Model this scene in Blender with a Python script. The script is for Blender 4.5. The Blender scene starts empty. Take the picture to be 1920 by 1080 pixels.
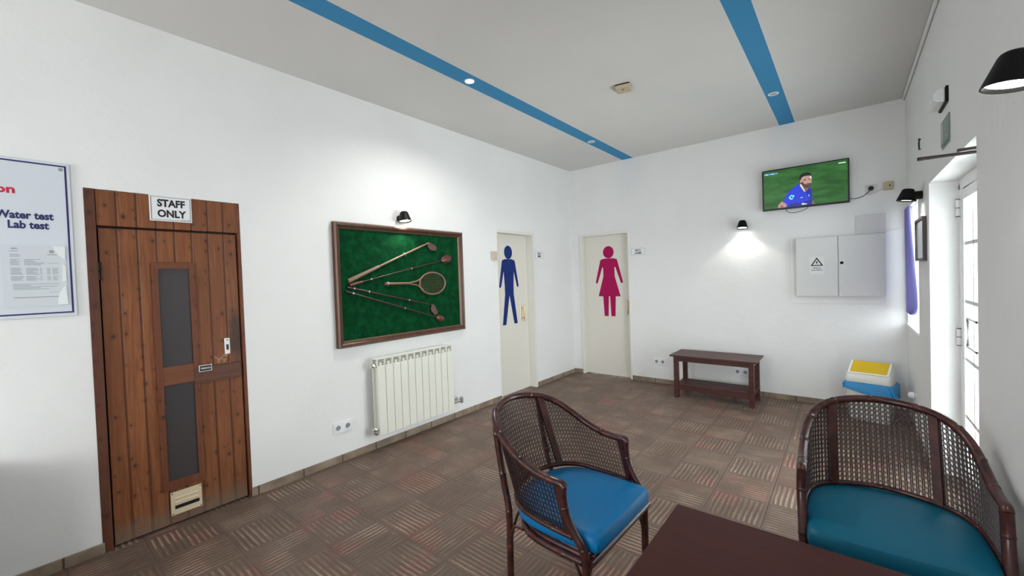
import bpy, bmesh, math, random
from mathutils import Vector, Matrix
random.seed(7)
PI = math.pi
S = bpy.context.scene
COL = S.collection

# ------------------------------------------------------------------ camera
cam_d = bpy.data.cameras.new('camera')
cam_d.sensor_fit = 'HORIZONTAL'; cam_d.sensor_width = 36.0
cam_d.lens = 36.0 * 774.17 / 1920.0
cam_d.clip_start = 0.05; cam_d.clip_end = 200
cam = bpy.data.objects.new('camera', cam_d); COL.objects.link(cam)
def cam_axes(y, p, r):
    cy, sy, cp, sp, cr, sr = math.cos(y), math.sin(y), math.cos(p), math.sin(p), math.cos(r), math.sin(r)
    f = Vector((-sy*cp, cy*cp, sp)); rt = Vector((cy, sy, 0)); up = rt.cross(f)
    return cr*rt + sr*up, -sr*rt + cr*up, f
_r, _u, _f = cam_axes(0.6823, -0.0221, -0.0339)
m = Matrix.Identity(4)
for i in range(3):
    m[i][0] = _r[i]; m[i][1] = _u[i]; m[i][2] = -_f[i]
m[0][3], m[1][3], m[2][3] = 3.2314, -5.451, 1.45
cam.matrix_world = m
S.camera = cam

# ------------------------------------------------------------------ look
S.view_settings.view_transform = 'Standard'
S.view_settings.look = 'None'
S.view_settings.gamma = 1.0
S.view_settings.use_curve_mapping = False
S.view_settings.exposure = 0.31

# ------------------------------------------------------------------ light
W = bpy.data.worlds.new('daylight'); S.world = W; W.use_nodes = True
bg = W.node_tree.nodes['Background']
bg.inputs['Color'].default_value = (0.955, 0.975, 0.985, 1); bg.inputs['Strength'].default_value = 12.0

def area(name, loc, direction, sx, sy, power, color=(1, 1, 1), portal=False, spread=PI):
    l = bpy.data.lights.new(name, 'AREA'); l.shape = 'RECTANGLE'; l.size = sx; l.size_y = sy
    l.energy = power; l.color = color; l.spread = spread
    if portal: l.cycles.is_portal = True
    o = bpy.data.objects.new(name, l); COL.objects.link(o); o.location = loc
    o.rotation_euler = Vector(direction).to_track_quat('-Z', 'Y').to_euler()
    return o
# room limits
XR = 3.676; H = 3.038; YN = -8.6; TH = 0.26
# portals: guide the sky light through the glass door and the corner window
area('portal_door', (XR + 0.2, -2.07, 1.0), (-1, 0, 0), 1.3, 1.95, 1, portal=True)
area('portal_near_window', (1.20, YN - 0.2, 1.55), (0, 1, 0), 1.5, 1.3, 1, portal=True)
area('portal_side_window', (XR + 0.2, -7.275, 1.55), (-1, 0, 0), 1.35, 1.3, 1, portal=True)
area('portal_window', (XR + 0.2, -0.44, 1.44), (-1, 0, 0), 0.8, 1.05, 1, portal=True)

# ------------------------------------------------------------------ material helpers
def mat(name, col=(0.8, 0.8, 0.8), rough=0.5, metal=0.0, spec=0.5, emit=None, estr=0, coat=0):
    m = bpy.data.materials.new(name); m.use_nodes = True
    b = m.node_tree.nodes['Principled BSDF']
    b.inputs['Base Color'].default_value = (*col, 1); b.inputs['Roughness'].default_value = rough
    b.inputs['Metallic'].default_value = metal; b.inputs['Specular IOR Level'].default_value = spec
    if coat: b.inputs['Coat Weight'].default_value = coat; b.inputs['Coat Roughness'].default_value = 0.12
    if emit: b.inputs['Emission Color'].default_value = (*emit, 1); b.inputs['Emission Strength'].default_value = estr
    return m
class NT:
    """short-hand for node graphs"""
    def __init__(s, m): s.t = m.node_tree; s.b = s.t.nodes['Principled BSDF']; s.n = s.t.nodes; s.l = s.t.links
    def node(s, typ, **kw):
        n = s.n.new(typ)
        for k, v in kw.items(): setattr(n, k, v)
        return n
    def put(s, sock, v):
        if isinstance(v, bpy.types.NodeSocket): s.l.new(v, sock)
        elif v is not None:
            try: sock.default_value = v
            except Exception: sock.default_value = (*v, 1)
    def math(s, op, a, b=None, c=None, clamp=False):
        n = s.node('ShaderNodeMath', operation=op, use_clamp=clamp); s.put(n.inputs[0], a); s.put(n.inputs[1], b)
        if c is not None: s.put(n.inputs[2], c)
        return n.outputs[0]
    def pos(s): return s.node('ShaderNodeNewGeometry').outputs['Position']
    def obj(s): return s.node('ShaderNodeTexCoord').outputs['Object']
    def xyz(s, v):
        n = s.node('ShaderNodeSeparateXYZ'); s.l.new(v, n.inputs[0]); return n.outputs
    def vec(s, x, y, z):
        n = s.node('ShaderNodeCombineXYZ'); s.put(n.inputs[0], x); s.put(n.inputs[1], y); s.put(n.inputs[2], z); return n.outputs[0]
    def scale(s, v, sc):
        n = s.node('ShaderNodeMapping'); s.l.new(v, n.inputs[0]); n.inputs['Scale'].default_value = sc; return n.outputs[0]
    def noise(s, v, sc, det=3, rough=0.55, dist=0):
        n = s.node('ShaderNodeTexNoise'); s.l.new(v, n.inputs['Vector']); n.inputs['Scale'].default_value = sc
        n.inputs['Detail'].default_value = det; n.inputs['Roughness'].default_value = rough; n.inputs['Distortion'].default_value = dist
        return n.outputs[0]
    def white(s, v):
        n = s.node('ShaderNodeTexWhiteNoise', noise_dimensions='3D'); s.l.new(v, n.inputs['Vector']); return n.outputs[0]
    def ramp(s, f, a, b):
        n = s.node('ShaderNodeMapRange', interpolation_type='SMOOTHSTEP'); s.put(n.inputs[0], f)
        n.inputs[1].default_value = a; n.inputs[2].default_value = b; return n.outputs[0]
    def mix(s, f, a, b):
        n = s.node('ShaderNodeMix', data_type='RGBA'); s.put(n.inputs[0], f)
        for k, v in ((6, a), (7, b)):
            if isinstance(v, bpy.types.NodeSocket): s.l.new(v, n.inputs[k])
            else: n.inputs[k].default_value = (*v, 1)
        return n.outputs[2]
    def bump(s, h, strength, dist=0.01):
        n = s.node('ShaderNodeBump'); s.l.new(h, n.inputs['Height']); n.inputs['Strength'].default_value = strength
        n.inputs['Distance'].default_value = dist; s.l.new(n.outputs[0], s.b.inputs['Normal'])
    def color(s, c): s.l.new(c, s.b.inputs['Base Color'])
    def rough(s, r): s.l.new(r, s.b.inputs['Roughness'])

def plaster(name, col, b=0.35, d=0.006):
    m = mat(name, col, 0.75, spec=0.2); n = NT(m); p = n.pos()
    big = n.noise(p, 1.3, 3); fine = n.noise(p, 26, 4, 0.6); mid = n.noise(p, 6, 2)
    n.color(n.mix(n.ramp(big, 0.35, 0.7), col, tuple(c*0.965 for c in col)))
    n.bump(n.math('ADD', n.math('MULTIPLY', fine, 0.35), mid), b, d)
    return m
M = {}
M['wall'] = plaster('white_plaster', (0.83, 0.835, 0.83), 0.5, 0.008)
M['jamb'] = plaster('jamb_plaster', (0.82, 0.83, 0.83), 0.15, 0.004)

# ceiling: grey-white paint with the two painted blue bands
m = mat('ceiling_paint', (0.7, 0.69, 0.66), 0.8, spec=0.15); n = NT(m); p = n.pos(); X = n.xyz(p)[0]
def band(a, b):
    return n.math('MULTIPLY', n.math('GREATER_THAN', X, a), n.math('LESS_THAN', X, b))
bd = n.math('ADD', band(0.841, 0.9955), band(2.672, 2.813))
big = n.noise(p, 1.1, 3)
n.color(n.mix(bd, n.mix(n.ramp(big, 0.3, 0.75), (0.70, 0.69, 0.665), (0.66, 0.655, 0.635)), (0.058, 0.27, 0.50)))
n.bump(n.noise(p, 9, 3), 0.12, 0.004); M['ceiling'] = m

# floor: square stoneware tiles with grooved bars, turned a quarter in turn
m = mat('grooved_tile', (0.2, 0.15, 0.12), 0.5, spec=0.35); n = NT(m); p = n.pos(); x, y, z = n.xyz(p)
T = 0.31
u = n.math('DIVIDE', n.math('SUBTRACT', x, 0.042), T); v = n.math('DIVIDE', n.math('ADD', y, 4.06 + 31), T)
iu = n.math('FLOOR', u); iv = n.math('FLOOR', v); fu = n.math('FRACT', u); fv = n.math('FRACT', v)
par = n.math('MODULO', n.math('ADD', n.math('ADD', iu, iv), 40), 2.0)        # 31/.31 = 100 keeps the parity
par = n.math('GREATER_THAN', par, 0.5)
def sel(a, b): return n.math('ADD', n.math('MULTIPLY', par, a), n.math('MULTIPLY', n.math('SUBTRACT', 1.0, par), b))
ac = sel(fv, fu); al = sel(fu, fv)                                             # across / along the grooves
wob = n.noise(p, 7, 2, 0.55)
acw = n.math('ADD', n.math('ADD', ac, n.math('MULTIPLY', n.math('SUBTRACT', wob, 0.5), 0.05)), n.math('MULTIPLY', n.white(n.vec(iu, iv, 7.0)), 0.06))
st = n.math('SINE', n.math('MULTIPLY', acw, 2*PI*11.0))
cell = n.vec(iu, iv, 0.0); wv = n.white(cell)
half = n.vec(n.math('ADD', n.math('MULTIPLY', iu, 2.0), n.math('FLOOR', n.math('MULTIPLY', ac, 2.0))), iv, n.math('FLOOR', n.math('MULTIPLY', al, 2.0)))
wh = n.white(half)
patch = n.noise(p, 5.5, 3); patch2 = n.noise(n.vec(n.math('ADD', x, 9.0), y, 3.0), 4.0, 3); fine = n.noise(p, 55, 3, 0.7)
strk = n.noise(n.vec(n.math('ADD', n.math('MULTIPLY', ac, 24.0), n.math('MULTIPLY', iu, 7.3)), n.math('ADD', n.math('MULTIPLY', al, 2.2), n.math('MULTIPLY', iv, 5.1)), 1.0), 1.0, 3, 0.6)
ridge = n.math('MULTIPLY', n.ramp(st, 0.15, 0.95), n.ramp(n.math('ADD', n.math('MULTIPLY', n.math('ADD', patch, strk), 0.5), n.math('MULTIPLY', wh, 0.20)), 0.50, 0.72))
edge = n.math('MINIMUM', n.math('MINIMUM', fu, n.math('SUBTRACT', 1.0, fu)), n.math('MINIMUM', fv, n.math('SUBTRACT', 1.0, fv)))
inner = n.math('MULTIPLY', n.ramp(edge, 0.02, 0.07), 1.0)
joint = n.math('SUBTRACT', 1.0, n.ramp(edge, 0.008, 0.02))
mb = n.math('ABSOLUTE', n.math('SUBTRACT', al, 0.5)); ends = n.ramp(n.math('SUBTRACT', 0.5, mb), 0.03, 0.1)
ridge = n.math('MULTIPLY', n.math('MULTIPLY', ridge, inner), ends)
base = n.mix(n.ramp(patch2, 0.35, 0.7), (0.150, 0.098, 0.070), (0.205, 0.142, 0.106))
base = n.mix(n.math('MULTIPLY', wv, 0.5), base, (0.125, 0.088, 0.070))
red = n.math('MULTIPLY', n.ramp(n.noise(n.vec(x, n.math('ADD', y, 5.0), 8.0), 2.6, 3), 0.47, 0.62), n.ramp(wh, 0.25, 0.8))
base = n.mix(n.math('MULTIPLY', red, 0.5), base, (0.24, 0.085, 0.070))
dark = n.math('MULTIPLY', n.ramp(st, 0.1, -0.9), n.math('MULTIPLY', inner, 0.42))
base = n.mix(dark, base, (0.085, 0.058, 0.045))
c = n.mix(n.math('MULTIPLY', ridge, n.math('ADD', 0.34, n.math('MULTIPLY', n.ramp(patch2, 0.42, 0.62), 0.42))), base, (0.45, 0.345, 0.255))
c = n.mix(n.math('MULTIPLY', joint, 0.6), c, (0.105, 0.080, 0.064))
c = n.mix(n.math('MULTIPLY', n.ramp(fine, 0.35, 0.75), 0.22), c, (0.10, 0.07, 0.055))
n.color(c)
n.rough(n.math('ADD', 0.42, n.math('MULTIPLY', fine, 0.25)))
hgt = n.math('SUBTRACT', n.math('ADD', n.math('MULTIPLY', n.math('MULTIPLY', st, inner), 0.5), n.math('MULTIPLY', fine, 0.5)), n.math('MULTIPLY', joint, 1.4))
n.bump(hgt, 0.55, 0.004); M['floor'] = m

m = mat('baseboard_tile', (0.24, 0.19, 0.14), 0.5, spec=0.3); n = NT(m); p = n.pos(); x, y, z = n.xyz(p)
s_ = n.math('FRACT', n.math('DIVIDE', n.math('ADD', n.math('ADD', x, y), 4.055+31), T))
j = n.math('SUBTRACT', 1.0, n.ramp(n.math('MINIMUM', s_, n.math('SUBTRACT', 1.0, s_)), 0.008, 0.022))
c = n.mix(n.ramp(n.noise(p, 7, 4), 0.3, 0.75), (0.19, 0.145, 0.105), (0.34, 0.27, 0.20))
n.color(n.mix(j, c, (0.07, 0.05, 0.035))); M['base'] = m

def wood(name, c1, c2, plank=0.0, y0=0.0, axis=2, cdark=(0.05, 0.02, 0.01), knots=True, rough=0.45, gr=1.0, wear=False):
    m = mat(name, c1, rough, spec=0.35); n = NT(m); p = n.pos(); x, y, z = n.xyz(p)
    if axis == 2: a, l = y, z
    elif axis == 1: a, l = z, y
    else: a, l = y, x
    if plank:
        q = n.math('DIVIDE', n.math('SUBTRACT', a, y0), plank); idx = n.math('FLOOR', q); fr = n.math('FRACT', q)
    else: idx = n.math('MULTIPLY', a, 0.0); fr = None
    w = n.white(n.vec(idx, 3.0, 1.0))
    vv = n.vec(n.math('MULTIPLY', n.math('ADD', a, n.math('MULTIPLY', idx, 3.1)), 46*gr), n.math('MULTIPLY', l, 2.4*gr), n.math('MULTIPLY', x, 8) if axis != 0 else n.math('MULTIPLY', z, 20))
    g = n.noise(vv, 1.0, 4, 0.6, 1.2)
    c = n.mix(n.ramp(g, 0.3, 0.7), c1, c2)
    c = n.mix(n.math('MULTIPLY', w, 0.38), c, tuple(k*0.62 for k in c1))
    big = n.noise(n.vec(n.math('MULTIPLY', a, 5), n.math('MULTIPLY', l, 1.6), 0), 1.0, 3)
    c = n.mix(n.math('MULTIPLY', n.ramp(big, 0.45, 0.75), 0.3), c, tuple(k*0.55 for k in c1))
    if knots:
        vo = n.node('ShaderNodeTexVoronoi', feature='F1', voronoi_dimensions='2D'); vo.inputs['Scale'].default_value = 1.0; vo.inputs['Randomness'].default_value = 1.0
        n.l.new(n.vec(n.math('MULTIPLY', a, 15.0), n.math('MULTIPLY', l, 11.0), 0), vo.inputs['Vector'])
        rr = n.xyz(vo.outputs['Color'])[0]; rad = n.math('ADD', 0.03, n.math('MULTIPLY', n.math('POWER', rr, 4.0), 0.09))
        k = n.math('SUBTRACT', 1.0, n.ramp(n.math('SUBTRACT', vo.outputs['Distance'], rad), -0.02, 0.045))
        k = n.math('MULTIPLY', k, n.math('GREATER_THAN', rr, 0.50))
        halo = n.math('MULTIPLY', n.math('GREATER_THAN', rr, 0.50), n.math('SUBTRACT', 1.0, n.ramp(n.math('SUBTRACT', vo.outputs['Distance'], rad), 0.0, 0.30)))
        c = n.mix(n.math('MULTIPLY', n.math('MULTIPLY', halo, rr), 0.35), c, tuple(q_*0.5 for q_ in c1))
        c = n.mix(n.math('MULTIPLY', k, 0.9), c, cdark)
    if plank:
        jj = n.math('SUBTRACT', 1.0, n.ramp(n.math('MINIMUM', fr, n.math('SUBTRACT', 1.0, fr)), 0.02, 0.09))
        c = n.mix(n.math('MULTIPLY', jj, 0.75), c, (c1[0]*0.42, c1[1]*0.33, c1[2]*0.28))
        n.bump(n.math('SUBTRACT', 1.0, jj), 0.8, 0.006)
    if wear:
        # worn grey foot of the door, the scuffed dark patch by the lock
        foot = n.math('MULTIPLY', n.math('SUBTRACT', 1.0, n.ramp(n.math('ADD', z, n.math('MULTIPLY', n.noise(p, 9, 2), 0.10)), 0.08, 0.22)), 0.75)
        c = n.mix(foot, c, (0.16, 0.12, 0.085))
        dy = n.math('DIVIDE', n.math('ADD', y, 4.462), 0.045); dz = n.math('DIVIDE', n.math('SUBTRACT', z, 1.13), 0.20)
        d = n.math('SQRT', n.math('ADD', n.math('MULTIPLY', dy, dy), n.math('MULTIPLY', dz, dz)))
        d = n.math('ADD', d, n.math('MULTIPLY', n.math('SUBTRACT', n.noise(p, 16, 3), 0.5), 0.9))
        c = n.mix(n.math('MULTIPLY', n.math('SUBTRACT', 1.0, n.ramp(d, 0.4, 1.3)), 0.85), c, (0.045, 0.030, 0.022))
        dy = n.math('DIVIDE', n.math('ADD', y, 4.53), 0.075); dz = n.math('DIVIDE', n.math('SUBTRACT', z, 0.99), 0.05)
        d = n.math('SQRT', n.math('ADD', n.math('MULTIPLY', dy, dy), n.math('MULTIPLY', dz, dz)))
        s2 = n.math('MULTIPLY', n.math('SUBTRACT', 1.0, n.ramp(d, 0.4, 1.1)), n.ramp(n.noise(p, 45, 3), 0.48, 0.62))
        c = n.mix(n.math('MULTIPLY', s2, 0.7), c, (0.42, 0.27, 0.17))
    n.color(c); n.rough(n.math('ADD', rough-0.08, n.math('MULTIPLY', g, 0.2)))
    return m
M['plank'] = wood('knotty_pine_planks', (0.175, 0.056, 0.020), (0.275, 0.104, 0.038), plank=0.0865, y0=-5.115, wear=True)
M['pine'] = wood('pine_frame_upright', (0.15, 0.046, 0.022), (0.20, 0.070, 0.032), knots=True)
M['pine_dark'] = wood('dark_pine_jamb', (0.105, 0.036, 0.02), (0.15, 0.055, 0.03), knots=True)
M['pine_h'] = wood('pine_frame_rail', (0.18, 0.062, 0.026), (0.24, 0.092, 0.042), axis=1, knots=False)
M['lockrail'] = wood('dark_lock_rail', (0.10, 0.040, 0.024), (0.17, 0.075, 0.045), axis=1, knots=False, gr=1.5)
M['frame'] = wood('picture_frame_wood', (0.070, 0.028, 0.018), (0.14, 0.062, 0.038), knots=False, rough=0.3)
M['lacquer'] = mat('dark_red_lacquer', (0.052, 0.012, 0.010), 0.30, spec=0.45, coat=0.12)
n = NT(M['lacquer']); p = n.obj(); g = n.noise(p, 22, 3)
n.color(n.mix(n.ramp(g, 0.35, 0.75), (0.036, 0.0095, 0.009), (0.085, 0.022, 0.016)))
M['cane'] = mat('dark_cane', (0.030, 0.013, 0.014), 0.38, spec=0.5)
m = mat('table_top_wood', (0.055, 0.013, 0.011), 0.42, spec=0.25); n = NT(m); p = n.pos()
g = n.noise(n.scale(p, (3, 60, 10)), 1.0, 4, 0.6, 0.6)
n.color(n.mix(n.ramp(g, 0.3, 0.75), (0.048, 0.0085, 0.0075), (0.072, 0.014, 0.011))); n.rough(n.math('ADD', 0.38, n.math('MULTIPLY', g, 0.16))); M['table'] = m
m = mat('bench_wood', (0.06, 0.016, 0.012), 0.4, spec=0.4); n = NT(m); p = n.pos()
g = n.noise(n.scale(p, (3, 40, 30)), 1.0, 4, 0.6, 0.6)
n.color(n.mix(n.ramp(g, 0.3, 0.75), (0.045, 0.013, 0.011), (0.085, 0.027, 0.020))); M['bench'] = m
for key, nm, col in (('vinyl', 'blue_vinyl', (0.0, 0.168, 0.42)), ('vinyl_teal', 'teal_blue_vinyl', (0.0, 0.135, 0.235))):
    m = mat(nm, col, 0.45, spec=0.3); n = NT(m); p = n.obj()
    g = n.noise(p, 7, 3, 0.5, 1.0); n.bump(n.math('ADD', g, n.math('MULTIPLY', n.noise(p, 160, 2), 0.06)), 0.35, 0.01); M[key] = m
m = mat('green_felt', (0.0, 0.075, 0.022), 0.95, spec=0.1); n = NT(m); p = n.pos()
n.color(n.mix(n.ramp(n.noise(p, 14, 5, 0.7), 0.35, 0.75), (0.0008, 0.034, 0.010), (0.003, 0.072, 0.022))); n.bump(n.noise(p, 130, 3), 0.4, 0.003); M['felt'] = m
M['cream'] = mat('cream_door_paint', (0.76, 0.73, 0.66), 0.4, spec=0.35)
M['creamf'] = mat('pale_cream_frame_paint', (0.79, 0.775, 0.72), 0.4, spec=0.35)
M['white'] = mat('white_plastic', (0.82, 0.83, 0.84), 0.4)
M['whitep'] = mat('white_gloss_paint', (0.86, 0.87, 0.87), 0.35)
M['signw'] = mat('pale_sign_board', (0.66, 0.70, 0.76), 0.3)
M['black'] = mat('black_plastic', (0.008, 0.008, 0.008), 0.35)
M['blackm'] = mat('black_metal', (0.004, 0.004, 0.004), 0.5, spec=0.2)
M['navy'] = mat('navy_ink', (0.012, 0.017, 0.11), 0.5)
M['redink'] = mat('red_ink', (0.55, 0.01, 0.05), 0.5)
M['blackink'] = mat('black_ink', (0.006, 0.006, 0.007), 0.6)
M['greyink'] = mat('grey_ink', (0.30, 0.33, 0.36), 0.6)
M['paper'] = mat('document_paper', (0.63, 0.67, 0.71), 0.6)
M['sleeve'] = mat('plastic_sleeve', (0.80, 0.85, 0.85), 0.12)
M['manblue'] = mat('blue_vinyl_decal', (0.006, 0.026, 0.165), 0.55, spec=0.2)
M['pink'] = mat('pink_vinyl_decal', (0.40, 0.003, 0.088), 0.55, spec=0.2)
M['brass'] = mat('brass', (0.62, 0.45, 0.18), 0.28, 1.0)
M['gold'] = mat('worn_gold_edge', (0.20, 0.12, 0.08), 0.4, 0.3)
M['chrome'] = mat('chrome', (0.75, 0.76, 0.77), 0.2, 1.0)
M['steel'] = mat('brushed_steel', (0.42, 0.42, 0.42), 0.38, 0.9)
M['radiator'] = mat('radiator_enamel', (0.78, 0.78, 0.70), 0.4)
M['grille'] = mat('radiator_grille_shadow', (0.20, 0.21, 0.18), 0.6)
M['darkglass'] = mat('dark_frosted_glass', (0.050, 0.043, 0.045), 0.33, spec=0.5)
M['beige'] = mat('beige_plastic', (0.58, 0.52, 0.40), 0.5)
M['agedbeige'] = mat('aged_beige_plastic', (0.50, 0.42, 0.28), 0.5)
M['labelgrey'] = mat('pale_label', (0.72, 0.72, 0.70), 0.5)
M['metalbox'] = mat('light_grey_box_paint', (0.66, 0.66, 0.65), 0.45)
M['vent'] = mat('cream_vent_metal', (0.66, 0.55, 0.38), 0.45)
M['yellow'] = mat('yellow_plastic', (0.70, 0.47, 0.008), 0.4)
m = mat('blue_bag_film', (0.01, 0.26, 0.62), 0.25, spec=0.6); n = NT(m); n.bump(n.noise(n.scale(n.obj(), (6, 6, 30)), 2.2, 3), 0.7, 0.02); M['bag'] = m
M['bin'] = mat('bin_white_plastic', (0.74, 0.74, 0.70), 0.4)
m = mat('lilac_curtain', (0.34, 0.33, 0.60), 0.85, spec=0.1)
b = m.node_tree.nodes['Principled BSDF']
tr = m.node_tree.nodes.new('ShaderNodeBsdfTranslucent'); tr.inputs[0].default_value = (0.24, 0.23, 0.46, 1)
mx = m.node_tree.nodes.new('ShaderNodeMixShader'); mx.inputs[0].default_value = 0.3
m.node_tree.links.new(b.outputs[0], mx.inputs[1]); m.node_tree.links.new(tr.outputs[0], mx.inputs[2])
m.node_tree.links.new(mx.outputs[0], m.node_tree.nodes['Material Output'].inputs[0]); M['curtain'] = m
m = bpy.data.materials.new('clear_pane'); m.use_nodes = True; t = m.node_tree; t.nodes.remove(t.nodes['Principled BSDF'])
a = t.nodes.new('ShaderNodeBsdfTransparent'); a.inputs[0].default_value = (0.94, 0.97, 0.97, 1); g = t.nodes.new('ShaderNodeBsdfGlossy'); g.inputs['Roughness'].default_value = 0.03
f = t.nodes.new('ShaderNodeFresnel'); f.inputs[0].default_value = 1.45; x_ = t.nodes.new('ShaderNodeMixShader')
hf = t.nodes.new('ShaderNodeMath'); hf.operation = 'MULTIPLY'; hf.inputs[1].default_value = 0.45; t.links.new(f.outputs[0], hf.inputs[0]); t.links.new(hf.outputs[0], x_.inputs[0]); t.links.new(a.outputs[0], x_.inputs[1]); t.links.new(g.outputs[0], x_.inputs[2]); t.links.new(x_.outputs[0], t.nodes['Material Output'].inputs[0]); M['glass'] = m
M['bulb'] = mat('lit_lamp_lens', (1, 1, 1), 0.5, emit=(1.0, 0.97, 0.90), estr=14)
M['downlit'] = mat('lit_downlight_lens', (1, 1, 1), 0.5, emit=(1.0, 0.98, 0.95), estr=25)
M['unlit'] = mat('unlit_lens', (0.45, 0.46, 0.47), 0.15)
M['lightwood'] = mat('pale_hickory', (0.25, 0.165, 0.11), 0.4)
M['darkshaft'] = mat('dark_shaft', (0.045, 0.020, 0.014), 0.35)
M['clubwood'] = mat('reddish_club_head', (0.10, 0.032, 0.018), 0.3)
M['clubiron'] = mat('rusty_iron_head', (0.12, 0.065, 0.05), 0.45, 0.4)
M['gut'] = mat('racket_string', (0.10, 0.09, 0.05), 0.6)
M['racket'] = mat('racket_ash', (0.21, 0.12, 0.085), 0.4)
M['mirror'] = mat('picture_glass', (0.42, 0.45, 0.47), 0.12, 0.3)
M['darksteel'] = mat('dark_steel', (0.10, 0.085, 0.08), 0.45, 0.6)
M['exitg'] = mat('faded_green_panel', (0.18, 0.24, 0.20), 0.4)
M['exitw'] = mat('faded_white_print', (0.42, 0.46, 0.43), 0.4)

# ------------------------------------------------------------------ mesh helpers
class MB:
    def __init__(s): s.v = []; s.f = []; s.mi = []
    def add(s, vs, fs, mi=0):
        o = len(s.v); s.v += [tuple(v) for v in vs]; s.f += [tuple(i+o for i in f) for f in fs]; s.mi += [mi]*len(fs); return s
    def box(s, a, b, mi=0, rot=None, piv=None):
        x0, y0, z0 = (min(a[i], b[i]) for i in range(3)); x1, y1, z1 = (max(a[i], b[i]) for i in range(3))
        vs = [Vector(q) for q in ((x0,y0,z0),(x1,y0,z0),(x1,y1,z0),(x0,y1,z0),(x0,y0,z1),(x1,y0,z1),(x1,y1,z1),(x0,y1,z1))]
        if rot is not None:
            pv = Vector(piv) if piv is not None else Vector(((x0+x1)/2, (y0+y1)/2, (z0+z1)/2)); vs = [rot @ (q-pv) + pv for q in vs]
        return s.add(vs, [(0,3,2,1),(4,5,6,7),(0,1,5,4),(1,2,6,5),(2,3,7,6),(3,0,4,7)], mi)
    def tube(s, pts, r, seg=10, mi=0, closed=False, caps=True, flat=1.0):
        pts = [Vector(p) for p in pts]; N = len(pts); rs = r if isinstance(r, (list, tuple)) else [r]*N
        rings = []; up = None
        for i, p in enumerate(pts):
            a = pts[i-1] if (i > 0 or closed) else p; b_ = pts[(i+1) % N] if (i < N-1 or closed) else p
            t = (b_-a).normalized()
            if up is None:
                up = Vector((0, 0, 1)) if abs(t.z) < 0.9 else Vector((1, 0, 0))
            x = up.cross(t)
            if x.length < 1e-6: x = Vector((1, 0, 0)).cross(t)
            x.normalize(); y = t.cross(x).normalized(); up = y
            rings.append([p + (x*math.cos(2*PI*k/seg) + y*math.sin(2*PI*k/seg)*flat)*rs[i] for k in range(seg)])
        vs = [q for R_ in rings for q in R_]; fs = []
        for i in range(N if closed else N-1):
            j = (i+1) % N
            for k in range(seg):
                l = (k+1) % seg; fs.append((i*seg+k, i*seg+l, j*seg+l, j*seg+k))
        if caps and not closed: fs.append(tuple(range(seg))[::-1]); fs.append(tuple((N-1)*seg+k for k in range(seg)))
        return s.add(vs, fs, mi)
    def lathe(s, prof, seg=24, mi=0, mtx=None):
        vs = []; N = len(prof)
        for (r, z) in prof:
            for k in range(seg):
                q = Vector((r*math.cos(2*PI*k/seg), r*math.sin(2*PI*k/seg), z)); vs.append(mtx @ q if mtx else q)
        fs = []
        for i in range(N-1):
            for k in range(seg):
                l = (k+1) % seg; fs.append((i*seg+k, i*seg+l, (i+1)*seg+l, (i+1)*seg+k))
        if prof[0][0] > 1e-5: fs.append(tuple(range(seg))[::-1])
        if prof[-1][0] > 1e-5: fs.append(tuple((N-1)*seg+k for k in range(seg)))
        return s.add(vs, fs, mi)
    def prism(s, poly, to3, d0, d1, mi=0):
        """poly: 2-D outline; to3(u, v, d) gives the 3-D point"""
        N = len(poly); vs = [to3(u, v, d0) for u, v in poly] + [to3(u, v, d1) for u, v in poly]
        fs = [tuple(range(N))[::-1], tuple(range(N, 2*N))] + [(i, (i+1) % N, (i+1) % N+N, i+N) for i in range(N)]
        return s.add(vs, fs, mi)
    def build(s, name, mats, parent=None, bevel=0, smooth=False, kind=None, sub=0, seg=2, loc=None):
        me = bpy.data.meshes.new(name); me.from_pydata([tuple(v) for v in s.v], [], s.f)
        mats = mats if isinstance(mats, (list, tuple)) else [mats]
        for q in mats: me.materials.append(M[q] if isinstance(q, str) else q)
        for i, p_ in enumerate(me.polygons): p_.material_index = min(s.mi[i], len(mats)-1)
        bm = bmesh.new(); bm.from_mesh(me); bmesh.ops.remove_doubles(bm, verts=bm.verts, dist=1e-6)
        bmesh.ops.recalc_face_normals(bm, faces=bm.faces); bm.to_mesh(me); bm.free()
        if smooth:
            for p_ in me.polygons: p_.use_smooth = True
            try: me.set_sharp_from_angle(angle=math.radians(42))
            except Exception: pass
        o = bpy.data.objects.new(name, me); COL.objects.link(o)
        if bevel:
            b_ = o.modifiers.new('bevel', 'BEVEL'); b_.width = bevel; b_.segments = seg; b_.limit_method = 'ANGLE'; b_.angle_limit = math.radians(40)
            try: b_.harden_normals = False
            except Exception: pass
        if sub:
            q = o.modifiers.new('sub', 'SUBSURF'); q.levels = sub; q.render_levels = sub
        if parent: put_under(o, parent)
        return o
def put_under(o, parent):
    """the shape was modelled in room coordinates: keep it where it is"""
    o.parent = parent; pm = parent_world(parent)
    o.matrix_parent_inverse = pm.inverted()
def parent_world(o):
    mw = Matrix.LocRotScale(o.location, o.rotation_euler, o.scale)
    if o.parent: mw = parent_world(o.parent) @ o.matrix_parent_inverse @ mw
    return mw
def tag(o, label, cat=None, group=None, kind=None):
    o['label'] = label
    if cat: o['category'] = cat
    if group: o['group'] = group
    if kind: o['kind'] = kind
    return o
def thing(name, loc, label, cat, group=None, kind=None, rz=0.0):
    o = bpy.data.objects.new(name, None); o.empty_display_size = 0.1; COL.objects.link(o); o.location = loc; o.rotation_euler = (0, 0, rz)
    return tag(o, label, cat, group, kind)
def copy_tree(o, parent=None):
    c = o.copy(); COL.objects.link(c)
    if parent: c.parent = parent
    for ch in list(o.children): copy_tree(ch, c)
    return c
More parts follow.
